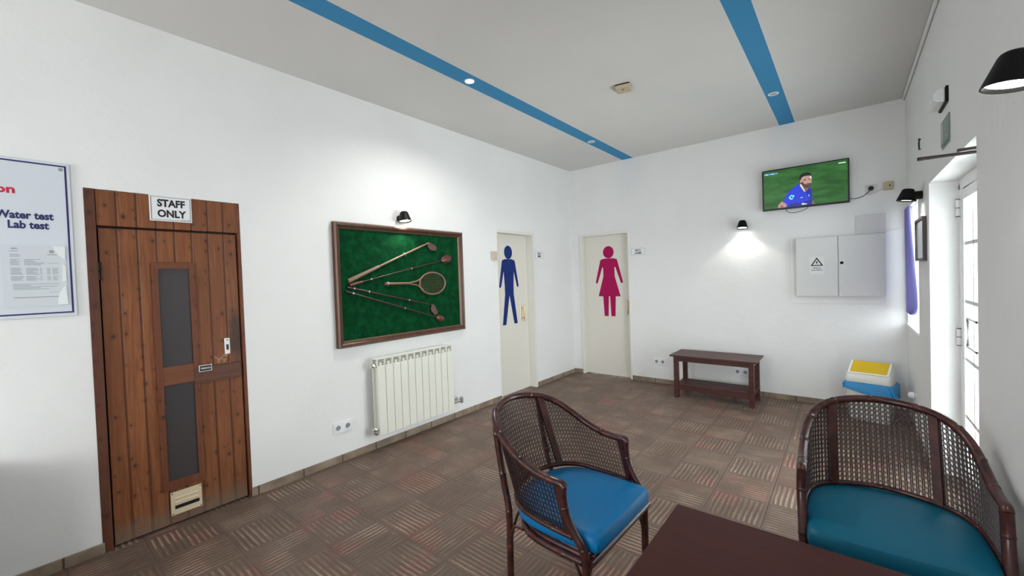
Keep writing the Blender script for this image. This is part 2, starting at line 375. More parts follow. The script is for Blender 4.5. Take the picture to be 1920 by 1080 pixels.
def text(name, body, size, material, origin, udir, vdir, parent, bold=0.0, align='LEFT', ext=0.0006, sx=1.0, spacing=1.0):
    cu = bpy.data.curves.new(name, 'FONT'); cu.body = body; cu.size = size; cu.align_x = align; cu.offset = bold; cu.extrude = ext; cu.space_character = spacing
    cu.resolution_u = 3
    t_ = bpy.data.objects.new(name, cu); COL.objects.link(t_)
    dg = bpy.context.evaluated_depsgraph_get(); me = bpy.data.meshes.new_from_object(t_.evaluated_get(dg)); me.name = name
    bpy.data.objects.remove(t_)
    U = Vector(udir).normalized(); V = Vector(vdir).normalized(); Nn = U.cross(V)
    for v in me.vertices:
        q = v.co.copy(); v.co = Vector(origin) + U*q.x*sx + V*q.y + Nn*(q.z+ext)
    me.materials.clear(); me.materials.append(M[material])
    o = bpy.data.objects.new(name, me); COL.objects.link(o)
    if parent: put_under(o, parent)
    return o
LW = dict(udir=(0, 1, 0), vdir=(0, 0, 1))      # writing on the left wall
BW = dict(udir=(1, 0, 0), vdir=(0, 0, 1))      # writing on the back wall

# ------------------------------------------------------------------ room shell
def wall_with_holes(name, rng, zr, holes, mk, material, label):
    """rng along the wall, holes: (a0, a1, z0, z1); mk(a, z) -> box corners via depth"""
    mb = MB(); cuts = sorted(holes); a = rng[0]
    for (h0, h1, z0, z1) in cuts:
        if h0 > a: mb.box(mk(a, zr[0], 0), mk(h0, zr[1], 1))
        if z0 > zr[0]: mb.box(mk(h0, zr[0], 0), mk(h1, z0, 1))
        if z1 < zr[1]: mb.box(mk(h0, z1, 0), mk(h1, zr[1], 1))
        a = h1
    if a < rng[1]: mb.box(mk(a, zr[0], 0), mk(rng[1], zr[1], 1))
    o = mb.build(name, material); return tag(o, label, 'wall', kind='structure')
DOOR1 = (-5.157, -4.412, -0.1, 2.028); DOOR2 = (-1.745, -1.000, -0.1, 2.045); DOOR3 = (0.136, 0.910, -0.1, 2.062)
DOOR4 = (-2.755, -1.405, -0.1, 2.008); WIN1 = (-0.835, -0.045, 0.90, 1.985)
WIN2 = (0.45, 1.95, 0.90, 2.20); WIN3 = (-7.75, -6.80, 0.90, 2.20)
wall_with_holes('wall_left', (YN-TH, TH), (-0.1, H+0.1), [DOOR1, DOOR2], lambda a, z, d: (-TH*d, a, z), 'wall', 'long white plastered wall holding the wooden door and the green display case')
wall_with_holes('wall_back', (0.0, XR), (-0.1, H+0.1), [DOOR3], lambda a, z, d: (a, TH*d, z), 'wall', 'white far wall with the pink pictogram door and the screen')
wall_with_holes('wall_right', (YN-TH, TH), (-0.1, H+0.1), [WIN3, DOOR4, WIN1], lambda a, z, d: (XR+TH*d, a, z), 'wall', 'greyish white wall on the right with the bright recess')
wall_with_holes('wall_near', (0.0, XR), (-0.1, H+0.1), [WIN2], lambda a, z, d: (a, YN-TH*d, z), 'wall', 'white wall behind the photographer')
tag(MB().box((-TH, YN-TH, -0.1), (XR+TH, TH, 0.0)).build('floor', 'floor'), 'brown floor of grooved square tiles turned in alternate directions', 'floor', kind='structure')
tag(MB().box((-TH, YN-TH, H), (XR+TH, TH, H+0.12)).build('ceiling', 'ceiling'), 'grey-white ceiling with two painted blue bands', 'ceiling', kind='structure')
tag(MB().box((0.0, -6.45, 0.0), (0.70, -5.56, 0.66)).build('added_shade_block', 'wall', bevel=0.01), 'unseen low block added to cast shade on the foot of the left wall', 'wall', kind='structure')  # added block out of view, shaped to cast the lower-left shadow
# pale plaster edge line and tile skirting
def skirting(name, runs, label):
    mb = MB()
    for a, b in runs: mb.box(a, b)
    tag(mb.build(name, 'base', bevel=0.003), label, 'baseboard', kind='structure')
BH = 0.060; BT = 0.012
skirting('baseboard_left', [((0, YN, 0), (BT, DOOR1[0]+0.008, BH)), ((0, DOOR1[1]-0.006, 0), (BT, DOOR2[0]+0.0, BH)), ((0, DOOR2[1], 0), (BT, 0, BH))], 'brown tile skirting along the left wall')
skirting('baseboard_back', [((0.012, 0, 0), (DOOR3[0], -BT, BH)), ((DOOR3[1], 0, 0), (XR-BT, -BT, BH))], 'brown tile skirting along the far wall')
skirting('baseboard_right', [((XR, 0, 0), (XR-BT, DOOR4[1], BH)), ((XR, DOOR4[0], 0), (XR-BT, YN, BH))], 'brown tile skirting along the right wall')
mb = MB(); mb.tube([(XR-0.012, YN+0.02, H-0.016), (XR-0.012, -0.02, H-0.016)], 0.011, 8)
tag(mb.build('trim_1', 'wall', smooth=True), 'thin painted cord trim where the right wall meets the ceiling', 'trim', kind='structure')

# ------------------------------------------------------------------ wooden staff door
def box_part(name, a, b, material, parent, bevel=0.002, label=None):
    o = MB().box(a, b).build(name, material, parent, bevel)
    if label: o['label'] = label
    return o
d1 = thing('door_1', (0, -4.78, 0), 'reddish knotty pine plank door with two narrow dark panes', 'door', kind='structure')
d1k = d1
box_part('door_frame', (-0.10, -5.157, 0), (0.004, -5.114, 2.028), 'pine_dark', d1)
box_part('door_frame', (-0.10, -4.430, 0), (0.002, -4.412, 2.028), 'pine', d1)
box_part('top_panel', (-0.06, -5.114, 1.826), (0.000, -4.430, 2.026), 'plank', d1)
mb = MB().box((-0.056, -5.106, 0.012), (-0.014, -4.437, 1.814))
leaf = mb.build('door_leaf', 'plank', d1, 0.002)
box_part('gap_shade', (-0.085, -5.114, 0.0), (-0.058, -4.430, 1.83), 'black', d1, 0, 'black sheet painting the shade in the gap around the leaf')  # black sheet behind the leaf, coloured as the shade in the gap
# glazed strip
def rect_frame(x0, x1, y0, y1, z0, z1, w, wt=None, wb=None):
    wt = wt or w; wb = wb or w; mb = MB()
    mb.box((x0, y0, z0), (x1, y0+w, z1)).box((x0, y1-w, z0), (x1, y1, z1)).box((x0, y0+w, z1-wt), (x1, y1-w, z1)).box((x0, y0+w, z0), (x1, y1-w, z0+wb)); return mb
rect_frame(-0.014, 0.000, -4.888, -4.676, 0.225, 1.622, 0.030, 0.040, 0.055).build('window_frame', 'pine', d1, 0.002)
box_part('window_rail', (-0.014, -4.858, 0.868), (-0.001, -4.706, 0.982), 'pine_h', d1)
box_part('pane', (-0.016, -4.858, 0.982), (-0.010, -4.706, 1.582), 'darkglass', d1, 0)
box_part('pane', (-0.016, -4.858, 0.280), (-0.010, -4.706, 0.868), 'darkglass', d1, 0)
box_part('lock_rail', (-0.014, -4.706, 0.848), (0.002, -4.452, 0.950), 'lockrail', d1, 0.002, 'darker weathered lock rail')
hp = box_part('lock_plate', (-0.014, -4.533, 1.012), (-0.005, -4.502, 1.118), 'white', d1, 0.003, 'white lock plate')
mb = MB(); mb.box((-0.006, -4.524, 1.040), (-0.0035, -4.511, 1.076)).box((-0.006, -4.521, 1.102), (-0.0035, -4.513, 1.108)); mb.build('keyhole', 'black', hp)
np_ = box_part('name_plate', (0.002, -4.682, 0.921), (0.005, -4.612, 0.962), 'white', d1, 0.003, 'small black name plate with white rim')
box_part('name_plate_face', (0.005, -4.678, 0.925), (0.0056, -4.616, 0.958), 'black', np_, 0)
text('name_plate_lettering', 'TRINCO', 0.0145, 'white', (0.0056, -4.674, 0.9365), parent=np_, bold=0.0004, **LW)
vt = box_part('vent_plate', (-0.012, -4.854, 0.064), (-0.003, -4.697, 0.206), 'vent', d1, 0.002, 'cream metal vent plate')
mb = MB()
for zz in (0.165, 0.138): mb.tube([(-0.003, -4.835, zz), (-0.003, -4.715, zz)], 0.006, 8)
mb.build('louvre', 'vent', vt, smooth=True)
box_part('slot', (-0.004, -4.835, 0.100), (-0.0015, -4.712, 0.121), 'black', vt, 0)
mb = MB()
for yy in (-4.846, -4.705):
    for zz in (0.073, 0.197): mb.lathe([(0.004, -0.002), (0.004, 0.0), (0.0, 0.001)], 8, mtx=Matrix.Translation((-0.003, yy, zz)) @ Matrix.Rotation(PI/2, 4, 'Y'))
mb.build('screw', 'darkshaft', vt)
mb = MB()
for z0, z1 in ((1.52, 1.565), (1.572, 1.617)): mb.tube([(0.004, -5.110, z0), (0.004, -5.110, z1)], 0.006, 10)
mb.box((-0.014, -5.116, 1.52), (0.006, -5.100, 1.524)).box((-0.014, -5.116, 1.613), (0.006, -5.100, 1.617)).build('hinge', 'blackm', d1, 0)

sg = thing('staff_sign', (0.004, -4.78, 1.87), 'white framed STAFF ONLY sign above the wooden door', 'sign')
box_part('sign_board', (0.001, -4.884, 1.873), (0.008, -4.679, 2.027), 'white', sg, 0.001)
rect_frame(0.008, 0.0095, -4.877, -4.686, 1.880, 2.020, 0.0018).build('border', 'blackink', sg)
for s_, z_ in (('STAFF', 1.962), ('ONLY', 1.899)):
    text('lettering', s_, 0.060, 'blackink', (0.008, -4.780, z_), parent=sg, bold=0.0022, align='CENTER', sx=0.84, **LW)
mb = MB().box((0.008, -4.735, 1.885), (0.0088, -4.712, 1.888)).box((0.008, -4.708, 1.885), (0.0088, -4.692, 1.8885), 0)
mb.build('small_print', 'greyink', sg)

# ------------------------------------------------------------------ water test board
ws = thing('information_board', (0.004, -5.65, 1.335), 'large pale sign with navy border and Water test lettering', 'sign')
box_part('sign_board', (0.002, -6.10, 1.333), (0.012, -5.204, 2.141), 'signw', ws, 0.002)
rect_frame(0.012, 0.0128, -6.088, -5.216, 1.350, 2.128, 0.0075).build('border', 'navy', ws)
for s_, y_, z_, c_ in (('Information', -5.394, 1.962, 'redink'),):
    text('lettering', s_, 0.056, c_, (0.012, y_, z_), parent=ws, bold=0.0018, align='RIGHT', sx=1.12, **LW)
text('lettering', 'Water test', 0.053, 'navy', (0.012, -5.272, 1.838), parent=ws, bold=0.0018, align='RIGHT', sx=0.80, **LW)
text('lettering', 'Lab test', 0.053, 'navy', (0.012, -5.290, 1.789), parent=ws, bold=0.0018, align='RIGHT', sx=0.80, **LW)
mb = MB().lathe([(0.0, 0.0), (0.009, 0.0), (0.008, 0.003), (0.0, 0.004)], 14, mtx=Matrix.Translation((0.012, -5.237, 2.107)) @ Matrix.Rotation(PI/2, 4, 'Y'))
mb.build('screw', 'steel', ws)
dc = thing('test_report', (0.014, -5.34, 1.39), 'printed report in a clear plastic sleeve pinned on the pale board', 'document')
box_part('sleeve', (0.013, -5.452, 1.392), (0.0145, -5.234, 1.705), 'paper', dc, 0)
mb = MB(); ru = random.Random(3)
def ln(y0, y1, z, h=0.003): mb.box((0.0145, y0, z), (0.0150, y1, z+h))
ln(-5.425, -5.396, 1.672); ln(-5.42, -5.40, 1.683, 0.006)
ln(-5.30, -5.268, 1.655, 0.004); ln(-5.293, -5.277, 1.665, 0.015)
for k in range(3): ln(-5.425, -5.39+ru.uniform(-.01, .01), 1.655-k*0.005, 0.0022)
for k in range(6):
    ln(-5.425, -5.395+ru.uniform(-.008, .008), 1.630-k*0.0055, 0.0025)
    ln(-5.38, -5.33+ru.uniform(-.02, .02), 1.630-k*0.0055, 0.0025)
ln(-5.30, -5.262, 1.612, 0.002)
for k in range(11):
    zz = 1.585-k*0.006
    if k == 6: continue
    ln(-5.425, -5.388+ru.uniform(-.006, .006), zz, 0.0028); ln(-5.375, -5.338+ru.uniform(-.008, .008), zz, 0.0028)
    ln(-5.328, -5.322, zz, 0.0025); ln(-5.305, -5.293, zz, 0.0025); ln(-5.286, -5.266+ru.uniform(-.006, .004), zz, 0.0025)
for k, l_ in enumerate((0.155, 0.06, 0.15, 0.09, 0.12)): ln(-5.42, -5.42+l_, 1.505-k*0.0065, 0.0025)
ln(-5.42, -5.262, 1.437, 0.004); ln(-5.30, -5.268, 1.462, 0.0015)
mb.build('print', 'greyink', dc)['kind'] = 'stuff'
mb = MB(); P2 = lambda u, v, d: (0.0145+d, u, v)
mb.prism([(-5.282, 1.702), (-5.236, 1.702), (-5.238, 1.63), (-5.262, 1.655)], P2, 0, 0.0035)
mb.prism([(-5.248, 1.61), (-5.238, 1.60), (-5.237, 1.52), (-5.252, 1.515)], P2, 0, 0.003)
mb.prism([(-5.262, 1.46), (-5.24, 1.50), (-5.235, 1.395), (-5.272, 1.395), (-5.27, 1.43)], P2, 0, 0.004)
mb.build('sleeve_crease', 'sleeve', dc, 0.001)

# ------------------------------------------------------------------ WC doors
def ell(cx, cy, rx, ry, n_=28): return [(cx+rx*math.cos(2*PI*k/n_), cy+ry*math.sin(2*PI*k/n_)) for k in range(n_)]
def capsule(p0, p1, r0, r1, n_=8):
    p0 = Vector(p0); p1 = Vector(p1); d = (p1-p0); a = math.atan2(d.y, d.x); out = []
    for k in range(n_+1): t_ = a+PI/2+PI*k/n_; out.append((p0.x+r0*math.cos(t_), p0.y+r0*math.sin(t_)))
    for k in range(n_+1): t_ = a-PI/2+PI*k/n_; out.append((p1.x+r1*math.cos(t_), p1.y+r1*math.sin(t_)))
    return out
d2 = thing('door_2', (0, -1.37, 0), "narrow cream door with the dark blue man pictogram", 'door', kind='structure')
# frame and jambs set in the wall
mb = MB()
mb.box((-0.16, -1.745, 0), (0.008, -1.728, 2.045)).box((-0.16, -1.040, 0), (0.012, -1.000, 2.045)).box((-0.16, -1.728, 2.012), (0.012, -1.040, 2.045))
mb.build('door_frame', 'creamf', d2, 0.003)
REC = -0.085
lf = box_part('door_leaf', (REC-0.04, -1.727, 0.003), (REC, -1.042, 2.010), 'cream', d2)
mb = MB(); to = lambda u, v, d: (REC+0.0006+d, u, v)
def shapes_man(mb, cx, to, d1_=0.0015):
    mb.prism(ell(cx, 1.785, 0.078, 0.085), to, 0, d1_)
    k = [(-0.122, 1.668), (-0.100, 1.690), (-0.07, 1.700), (0.07, 1.700), (0.100, 1.690), (0.122, 1.668), (0.125, 1.60), (0.100, 1.56), (0.088, 1.38), (0.085, 1.245), (-0.085, 1.245), (-0.088, 1.38), (-0.100, 1.56), (-0.125, 1.60)]
    mb.prism([(cx+u, v) for u, v in k], to, 0, d1_)
    for s_ in (-1, 1):
        mb.prism(capsule((cx+s_*0.098, 1.660), (cx+s_*0.174, 1.362), 0.032, 0.018), to, 0, d1_*0.8)
        mb.prism([(cx+s_*0.000, 1.246), (cx+s_*0.087, 1.246), (cx+s_*0.148, 0.876), (cx+s_*0.082, 0.876)][::(1 if s_ > 0 else -1)], to, 0, d1_)
shapes_man(mb, -1.425, to)
pm = mb.build('man_pictogram', 'manblue', d2); pm['label'] = 'dark blue man pictogram'
def pull(parent, C, axis, z0, z1, out):
    """brass pull bar: C(a, depth, z)"""
    mb = MB(); zc = (z0+z1)/2
    mb.tube([C(0, out, z0), C(0, out, z0+0.012), C(0, out, z1-0.012), C(0, out, z1)], [0.005, 0.008, 0.008, 0.005], 10)
    for zz in (z0+0.045, z1-0.045): mb.tube([C(0, 0.0, zz), C(0, out, zz)], 0.006, 8)
    mb.tube([C(0, 0.002, z0+0.02), C(0, 0.002, z1-0.02)], 0.009, 8, flat=0.3)
    o = mb.build('pull_handle', 'brass', parent, smooth=True); o['label'] = 'brass pull handle'
pull(d2, lambda a, d, z: (REC+d, -1.195, z), 1, 0.895, 1.108, 0.05)

d3 = thing('door_3', (0.52, 0, 0), 'cream door with the magenta woman pictogram in the far wall', 'door', kind='structure')
mb = MB()
mb.box((0.136, -0.012, 0), (0.170, 0.16, 2.062)).box((0.886, -0.012, 0), (0.910, 0.16, 2.062)).box((0.170, -0.012, 2.032), (0.886, 0.16, 2.062))
mb.build('door_frame', 'creamf', d3, 0.003)
RB = 0.075
box_part('door_leaf', (0.172, RB, 0.004), (0.884, RB+0.04, 2.030), 'cream', d3)
mb = MB(); to = lambda u, v, d: (u, RB-0.0006-d, v); cx = 0.556
mb.prism(ell(cx, 1.788, 0.083, 0.088), to, 0, 0.0015)
k = [(-0.126, 1.668), (-0.105, 1.688), (-0.07, 1.698), (0.07, 1.698), (0.105, 1.688), (0.126, 1.668), (0.125, 1.59), (0.088, 1.565), (0.088, 1.44), (0.172, 1.150), (-0.172, 1.150), (-0.088, 1.44), (-0.088, 1.565), (-0.125, 1.59)]
mb.prism([(cx+u, v) for u, v in k], to, 0, 0.0015)
for s_ in (-1, 1):
    mb.prism(capsule((cx+s_*0.103, 1.660), (cx+s_*0.195, 1.356), 0.030, 0.017), to, 0, 0.0012)
    mb.prism([(cx+s_*0.010, 1.151), (cx+s_*0.098, 1.151), (cx+s_*0.085, 0.862), (cx+s_*0.022, 0.862)], to, 0, 0.0015)
pw = mb.build('woman_pictogram', 'pink', d3); pw['label'] = 'magenta woman pictogram'
pull(d3, lambda a, d, z: (0.850, RB-d, z), 0, 0.895, 1.105, 0.05)

def wc_sign(name, label, o, U, w, h, l2, size2):
    a = Vector(o); U = Vector(U); t_ = thing(name, tuple(a), label, 'sign'); N_ = U.cross(Vector((0, 0, 1)))
    def bx(u0, u1, v0, v1, d0, d1_, nm, mt):
        mb = MB(); mb.prism([(u0, v0), (u1, v0), (u1, v1), (u0, v1)], lambda u, v, d: tuple(a+U*u+Vector((0, 0, v))+N_*d), d0, d1_); return mb.build(nm, mt, t_)
    bx(-w/2, w/2, 0, h, 0.001, 0.005, 'sign_board', 'white')
    mb = MB(); f3 = lambda u, v, d: tuple(a+U*u+Vector((0, 0, v))+N_*d); q = 0.004
    for u0, u1, v0, v1 in ((-w/2+q, w/2-q, q, q*1.7), (-w/2+q, w/2-q, h-q*1.7, h-q), (-w/2+q, -w/2+q*1.7, q, h-q), (w/2-q*1.7, w/2-q, q, h-q)):
        mb.prism([(u0, v0), (u1, v0), (u1, v1), (u0, v1)], f3, 0.005, 0.0056)
    mb.build('border', 'greyink', t_)
    for s_, sz, vv in (('W.C', 0.042, h*0.52), (l2, size2, h*0.2)):
        text('lettering', s_, sz, 'blackink', tuple(a+Vector((0, 0, vv))+N_*0.005), udir=tuple(U), vdir=(0, 0, 1), parent=t_, bold=0.0012, align='CENTER')
wc_sign('restroom_sign', 'small white W.C sign right of the blue man door', (0, -0.872, 1.711), (0, 1, 0), 0.185, 0.100, 'MEN', 0.034)
wc_sign('restroom_sign', 'small white W.C LADIES sign right of the pink woman door', (1.031, 0, 1.713), (1, 0, 0), 0.200, 0.100, 'LADIES', 0.030)
sw = thing('wall_switch', (0, -1.80, 1.73), 'beige switch box left of the blue man door', 'switch')
box_part('switch_box', (0, -1.850, 1.680), (0.035, -1.765, 1.778), 'beige', sw, 0.004)
box_part('rocker', (0.035, -1.835, 1.70), (0.040, -1.785, 1.758), 'beige', sw, 0.002)

# ------------------------------------------------------------------ display case
fr = thing('display_case', (0, -3.05, 0.93), 'wooden framed green felt panel showing old golf clubs and a racket', 'display case')
def bevel_frame(y0, y1, z0, z1):
    mb = MB(); prof = [(0.0, 0.0), (0.0, 0.040), (0.012, 0.050), (0.026, 0.046), (0.036, 0.034), (0.046, 0.030), (0.054, 0.016), (0.054, 0.0)]
    cs = []
    for (cy, cz, sy, sz) in ((y0, z0, 1, 1), (y1, z0, -1, 1), (y1, z1, -1, -1), (y0, z1, 1, -1)):
        cs.append([(d, cy+sy*w_, cz+sz*w_) for (w_, d) in prof])
    N_ = len(prof); vs = [p_ for c_ in cs for p_ in c_]; fs = []; mi = []
    for c_ in range(4):
        for k in range(N_-1):
            a = c_*N_+k; b_ = ((c_+1) % 4)*N_+k; mb_f = (a, a+1, b_+1, b_); mb.add([], [], 0); fs.append(mb_f); mi.append(1 if k in (1, 5) else 0)
    o = len(mb.v); mb.v += vs; mb.f += fs; mb.mi += mi
    return mb
bevel_frame(-3.762, -2.336, 0.930, 1.962).build('frame', ['frame', 'gold'], fr, smooth=False)
box_part('felt_panel', (0.002, -3.712, 0.980), (0.012, -2.386, 1.912), 'felt', fr, 0)
XF = 0.026
def club(label, p0, p1, r0, r1, grip, shaft_m, grip_m, head, head_m, rings=()):
    p0 = Vector((XF, *p0)); p1 = Vector((XF, *p1)); t_ = thing('golf_club', tuple(p0), label, 'golf club')
    L_ = (p1-p0); g = p0 + L_*grip
    mb = MB().tube([p0 + L_*grip*0.98, p1], [r1*1.25, r1], 10); mb.build('shaft', shaft_m, t_, smooth=True)
    mb = MB().tube([p0, p0 + L_*0.01, g], [r0*0.8, r0, r0*0.72], 12); mb.build('grip', grip_m, t_, smooth=True)
    for q in rings: MB().tube([p0+L_*(q-0.006), p0+L_*(q+0.006)], r1*2.0, 10).build('mounting_clip', 'steel', t_, smooth=True)
    head(t_, p0, p1, head_m)
def iron_head(sgn, ln_, wd):
    def f_(t_, p0, p1, hm):
        d = (p1-p0).normalized(); nrm = Vector((0, -d.z, d.y)) * sgn
        o = p1 - d*0.01
        outl = [(0, -0.010), (0.014, -0.012), (0.040, 0.012), (ln_*0.75, 0.06), (ln_*0.8, 0.100), (ln_*0.45, 0.112), (0.0, 0.078), (-0.014, 0.04), (-0.010, 0.0)]
        mb = MB(); mb.prism(outl, lambda u, v, dd: tuple(o + d*u + nrm*v*wd + Vector((dd, 0, 0))), -0.008, 0.006); mb.build('club_head', hm, t_, 0.004, seg=3)
    return f_
def wood_head(t_, p0, p1, hm):
    d = (p1-p0).normalized(); nrm = Vector((0, -d.z, d.y)); mb = MB(); N1 = 12; vs = []; fs = []
    for i in range(N1+1):
        a = PI*i/N1
        for j in range(14):
            b_ = 2*PI*j/14; q = p1 + d*(0.055-0.075*math.cos(a)) + (nrm*math.cos(b_)*0.046 + Vector((1, 0, 0))*math.sin(b_)*0.022)*math.sin(a)*(0.75+0.25*math.sin(a*0.5))
            vs.append(q)
    for i in range(N1):
        for j in range(14): fs.append((i*14+j, i*14+(j+1) % 14, (i+1)*14+(j+1) % 14, (i+1)*14+j))
    mb.add(vs, fs); mb.build('club_head', hm, t_, smooth=True)
def stub_head(t_, p0, p1, hm):
    d = (p1-p0).normalized(); k0 = set(COL.objects); wood_head(t_, p0, p0+(p1-p0), hm)
    for o in set(COL.objects)-k0: 
        for v in o.data.vertices: v.co = p1 + (v.co-p1)*0.78
club('pale shafted golf club, topmost in the green case', (-3.650, 1.478), (-2.790, 1.832), 0.019, 0.0075, 0.34, 'lightwood', 'lightwood', iron_head(-1, 0.11, 0.9), 'clubiron', (0.66,))
club('dark shafted golf club with round reddish head, second from the top in the green case', (-3.642, 1.443), (-2.620, 1.664), 0.016, 0.005, 0.12, 'darkshaft', 'clubwood', wood_head, 'clubwood', (0.2, 0.62))
club('golf club with iron head just below the racket', (-3.664, 1.428), (-2.760, 1.215), 0.009, 0.006, 0.4, 'darkshaft', 'darkshaft', iron_head(-1, 0.10, 0.85), 'clubiron', (0.07, 0.22, 0.68))
club('lowest golf club in the green case, with a stubby head', (-3.680, 1.395), (-2.715, 1.089), 0.009, 0.006, 0.4, 'darkshaft', 'darkshaft', stub_head, 'clubwood', (0.07, 0.6))
rk = thing('tennis_racket', (XF, -3.3, 1.44), 'old wooden tennis racket in the middle of the green case', 'tennis racket')
cy_, cz_, ry_, rz_ = -2.755, 1.432, 0.163, 0.108
mb = MB().tube([(XF, cy_+ry_*math.cos(a), cz_+rz_*math.sin(a)) for a in [2*PI*k/40 for k in range(40)]], 0.0085, 8, closed=True)
for s_ in (-1, 1): mb.tube([(XF, -3.03, 1.440+s_*0.006), (XF, -2.95, 1.440+s_*0.018), (XF, -2.90, 1.437+s_*0.045), (XF, -2.865, 1.433+s_*0.076)], 0.008, 8)
mb.build('racket_frame', 'racket', rk, smooth=True)
mb = MB()
for k in range(-9, 10):
    yy = cy_+k*ry_/10; h_ = rz_*math.sqrt(max(0, 1-(k/10)**2)); mb.tube([(XF, yy, cz_-h_), (XF, yy, cz_+h_)], 0.0012, 4)
for k in range(-6, 7):
    zz = cz_+k*rz_/7; h_ = ry_*math.sqrt(max(0, 1-(k/7)**2)); mb.tube([(XF+0.001, cy_-h_, zz), (XF+0.001, cy_+h_, zz)], 0.0012, 4)
mb.build('strings', 'gut', rk)
mb = MB().tube([(XF, -3.300, 1.444), (XF, -3.28, 1.444), (XF, -3.02, 1.441)], [0.017, 0.0165, 0.013], 12, flat=0.8); mb.build('racket_handle', 'racket', rk, smooth=True)
MB().tube([(XF, -3.282, 1.444), (XF, -3.268, 1.444)], 0.019, 12).build('handle_band', 'steel', rk, smooth=True)

# ------------------------------------------------------------------ wall lamps
def wall_lamp(label, loc, yaw, lit=14):
    """local: +X points out of the wall, origin on the wall at the mount"""
    t_ = thing('wall_lamp', loc, label, 'wall lamp', 'black wall lamps', rz=yaw)
    Mx = Matrix.Translation(loc) @ Matrix.Rotation(yaw, 4, 'Z')
    mb = MB().lathe([(0.030, 0.0), (0.031, 0.004), (0.031, 0.055), (0.0, 0.058)], 24, mtx=Mx @ Matrix.Rotation(PI/2, 4, 'Y'))
    mb.build('mount', 'blackm', t_, smooth=True)
    # the bell is tipped out a little from the wall
    Ms = Mx @ Matrix.Translation((0.082, 0, 0.010)) @ Matrix.Rotation(math.radians(-9), 4, 'Y')
    prof = [(0.0, 0.046), (0.026, 0.045), (0.033, 0.040), (0.037, 0.033), (0.058, -0.042), (0.059, -0.047), (0.055, -0.047), (0.049, -0.028), (0.034, 0.022), (0.0, 0.026)]
    MB().lathe(prof, 32, mtx=Ms).build('shade', 'blackm', t_, smooth=True)
    MB().lathe([(0.0, -0.037), (0.051, -0.036), (0.049, -0.026), (0.0, -0.026)], 28, mtx=Ms).build('lens', 'bulb', t_, smooth=False)
    l = bpy.data.lights.new('lamp_light', 'SPOT'); l.energy = lit; l.color = (1.0, 0.96, 0.88); l.spot_size = math.radians(118); l.spot_blend = 0.35; l.shadow_soft_size = 0.03
    o = bpy.data.objects.new('lamp_light', l); COL.objects.link(o)
    o.matrix_world = Ms @ Matrix.Translation((0, 0, -0.044))
    o.parent = t_; o.matrix_parent_inverse = Mx.inverted()
    return t_
wall_lamp('black bell lamp on the left wall above the green display case', (0, -3.105, 2.045), 0.0, 8)
wall_lamp('black bell lamp on the far wall between the pink door and the white cabinet', (2.305, 0, 1.975), -PI/2, 8)
wall_lamp('black bell lamp on the right wall beside the lilac curtain', (XR, -1.10, 1.975), PI, 7)
wall_lamp('large black bell lamp at the right edge, nearest on the right wall', (XR, -3.685, 1.968), PI, 3.5)

# ------------------------------------------------------------------ radiator
rd = thing('radiator', (0.04, -3.04, 0.14), 'cream panel radiator under the green display case', 'radiator')
ys = [-3.478+0.0783*k for k in range(12)]
first = None
for k in range(11):
    y0 = ys[k]; y1 = ys[k+1]; mb = MB()
    mb.box((0.118, y0+0.002, 0.150), (0.130, y1-0.002, 0.748)) # front plate
    mb.box((0.052, (y0+y1)/2-0.012, 0.170), (0.118, (y0+y1)/2+0.012, 0.775))
    mb.box((0.040, y0+0.003, 0.160), (0.050, y1-0.003, 0.790))
    # curved top lip with grille frame
    mb.tube([(0.046, y0+0.002, 0.797), (0.046, y1-0.002, 0.797)], 0.010, 10)
    mb.box((0.046, y0+0.002, 0.797), (0.112, y1-0.002, 0.807)); mb.box((0.106, y0+0.002, 0.748), (0.124, y0+0.010, 0.806)); mb.box((0.106, y1-0.010, 0.748), (0.124, y1-0.002, 0.806))
    mb.box((0.112, y0+0.002, 0.797), (0.124, y1-0.002, 0.806))
    for q in range(3): mb.box((0.108, y0+0.010, 0.757+q*0.014), (0.121, y1-0.010, 0.762+q*0.014))
    o = mb.build('section', 'radiator', rd, 0.0025)
    g = MB().box((0.100, y0+0.010, 0.748), (0.106, y1-0.010, 0.797)).build('grille', 'grille', o)
for q in (0.20, 0.745): MB().tube([(0.082, -3.482, q), (0.082, -2.612, q)], 0.020, 12).build('header_pipe', 'radiator', rd, smooth=True)
mb = MB().tube([(0.082, -3.480, 0.745), (0.082, -3.500, 0.745), (0.082, -3.510, 0.745)], [0.020, 0.020, 0.014], 16); mb.build('bleed_valve', 'chrome', rd, smooth=True)
mb = MB().tube([(0.082, -3.480, 0.200), (0.082, -3.505, 0.200), (0.082, -3.515, 0.200)], [0.018, 0.018, 0.012], 16)
mb.tube([(0.082, -3.50, 0.200), (0.082, -3.505, 0.165), (0.075, -3.47, 0.150)], 0.009, 10); mb.build('inlet_valve', 'chrome', rd, smooth=True)
mb = MB().tube([(0.082, -2.612, 0.200), (0.082, -2.56, 0.200), (0.082, -2.50, 0.200)], [0.012, 0.012, 0.014], 12).tube([(0.0, -2.475, 0.200), (0.082, -2.475, 0.200)], 0.010, 12)
mb.lathe([(0.018, -0.03), (0.018, 0.03), (0.012, 0.034)], 14, mtx=Matrix.Translation((0.082, -2.475, 0.205)))
mb.lathe([(0.022, 0.0), (0.022, 0.006), (0.011, 0.010)], 14, mtx=Matrix.Translation((0.0, -2.475, 0.200)) @ Matrix.Rotation(PI/2, 4, 'Y')); mb.build('outlet_valve', 'chrome', rd, smooth=True)

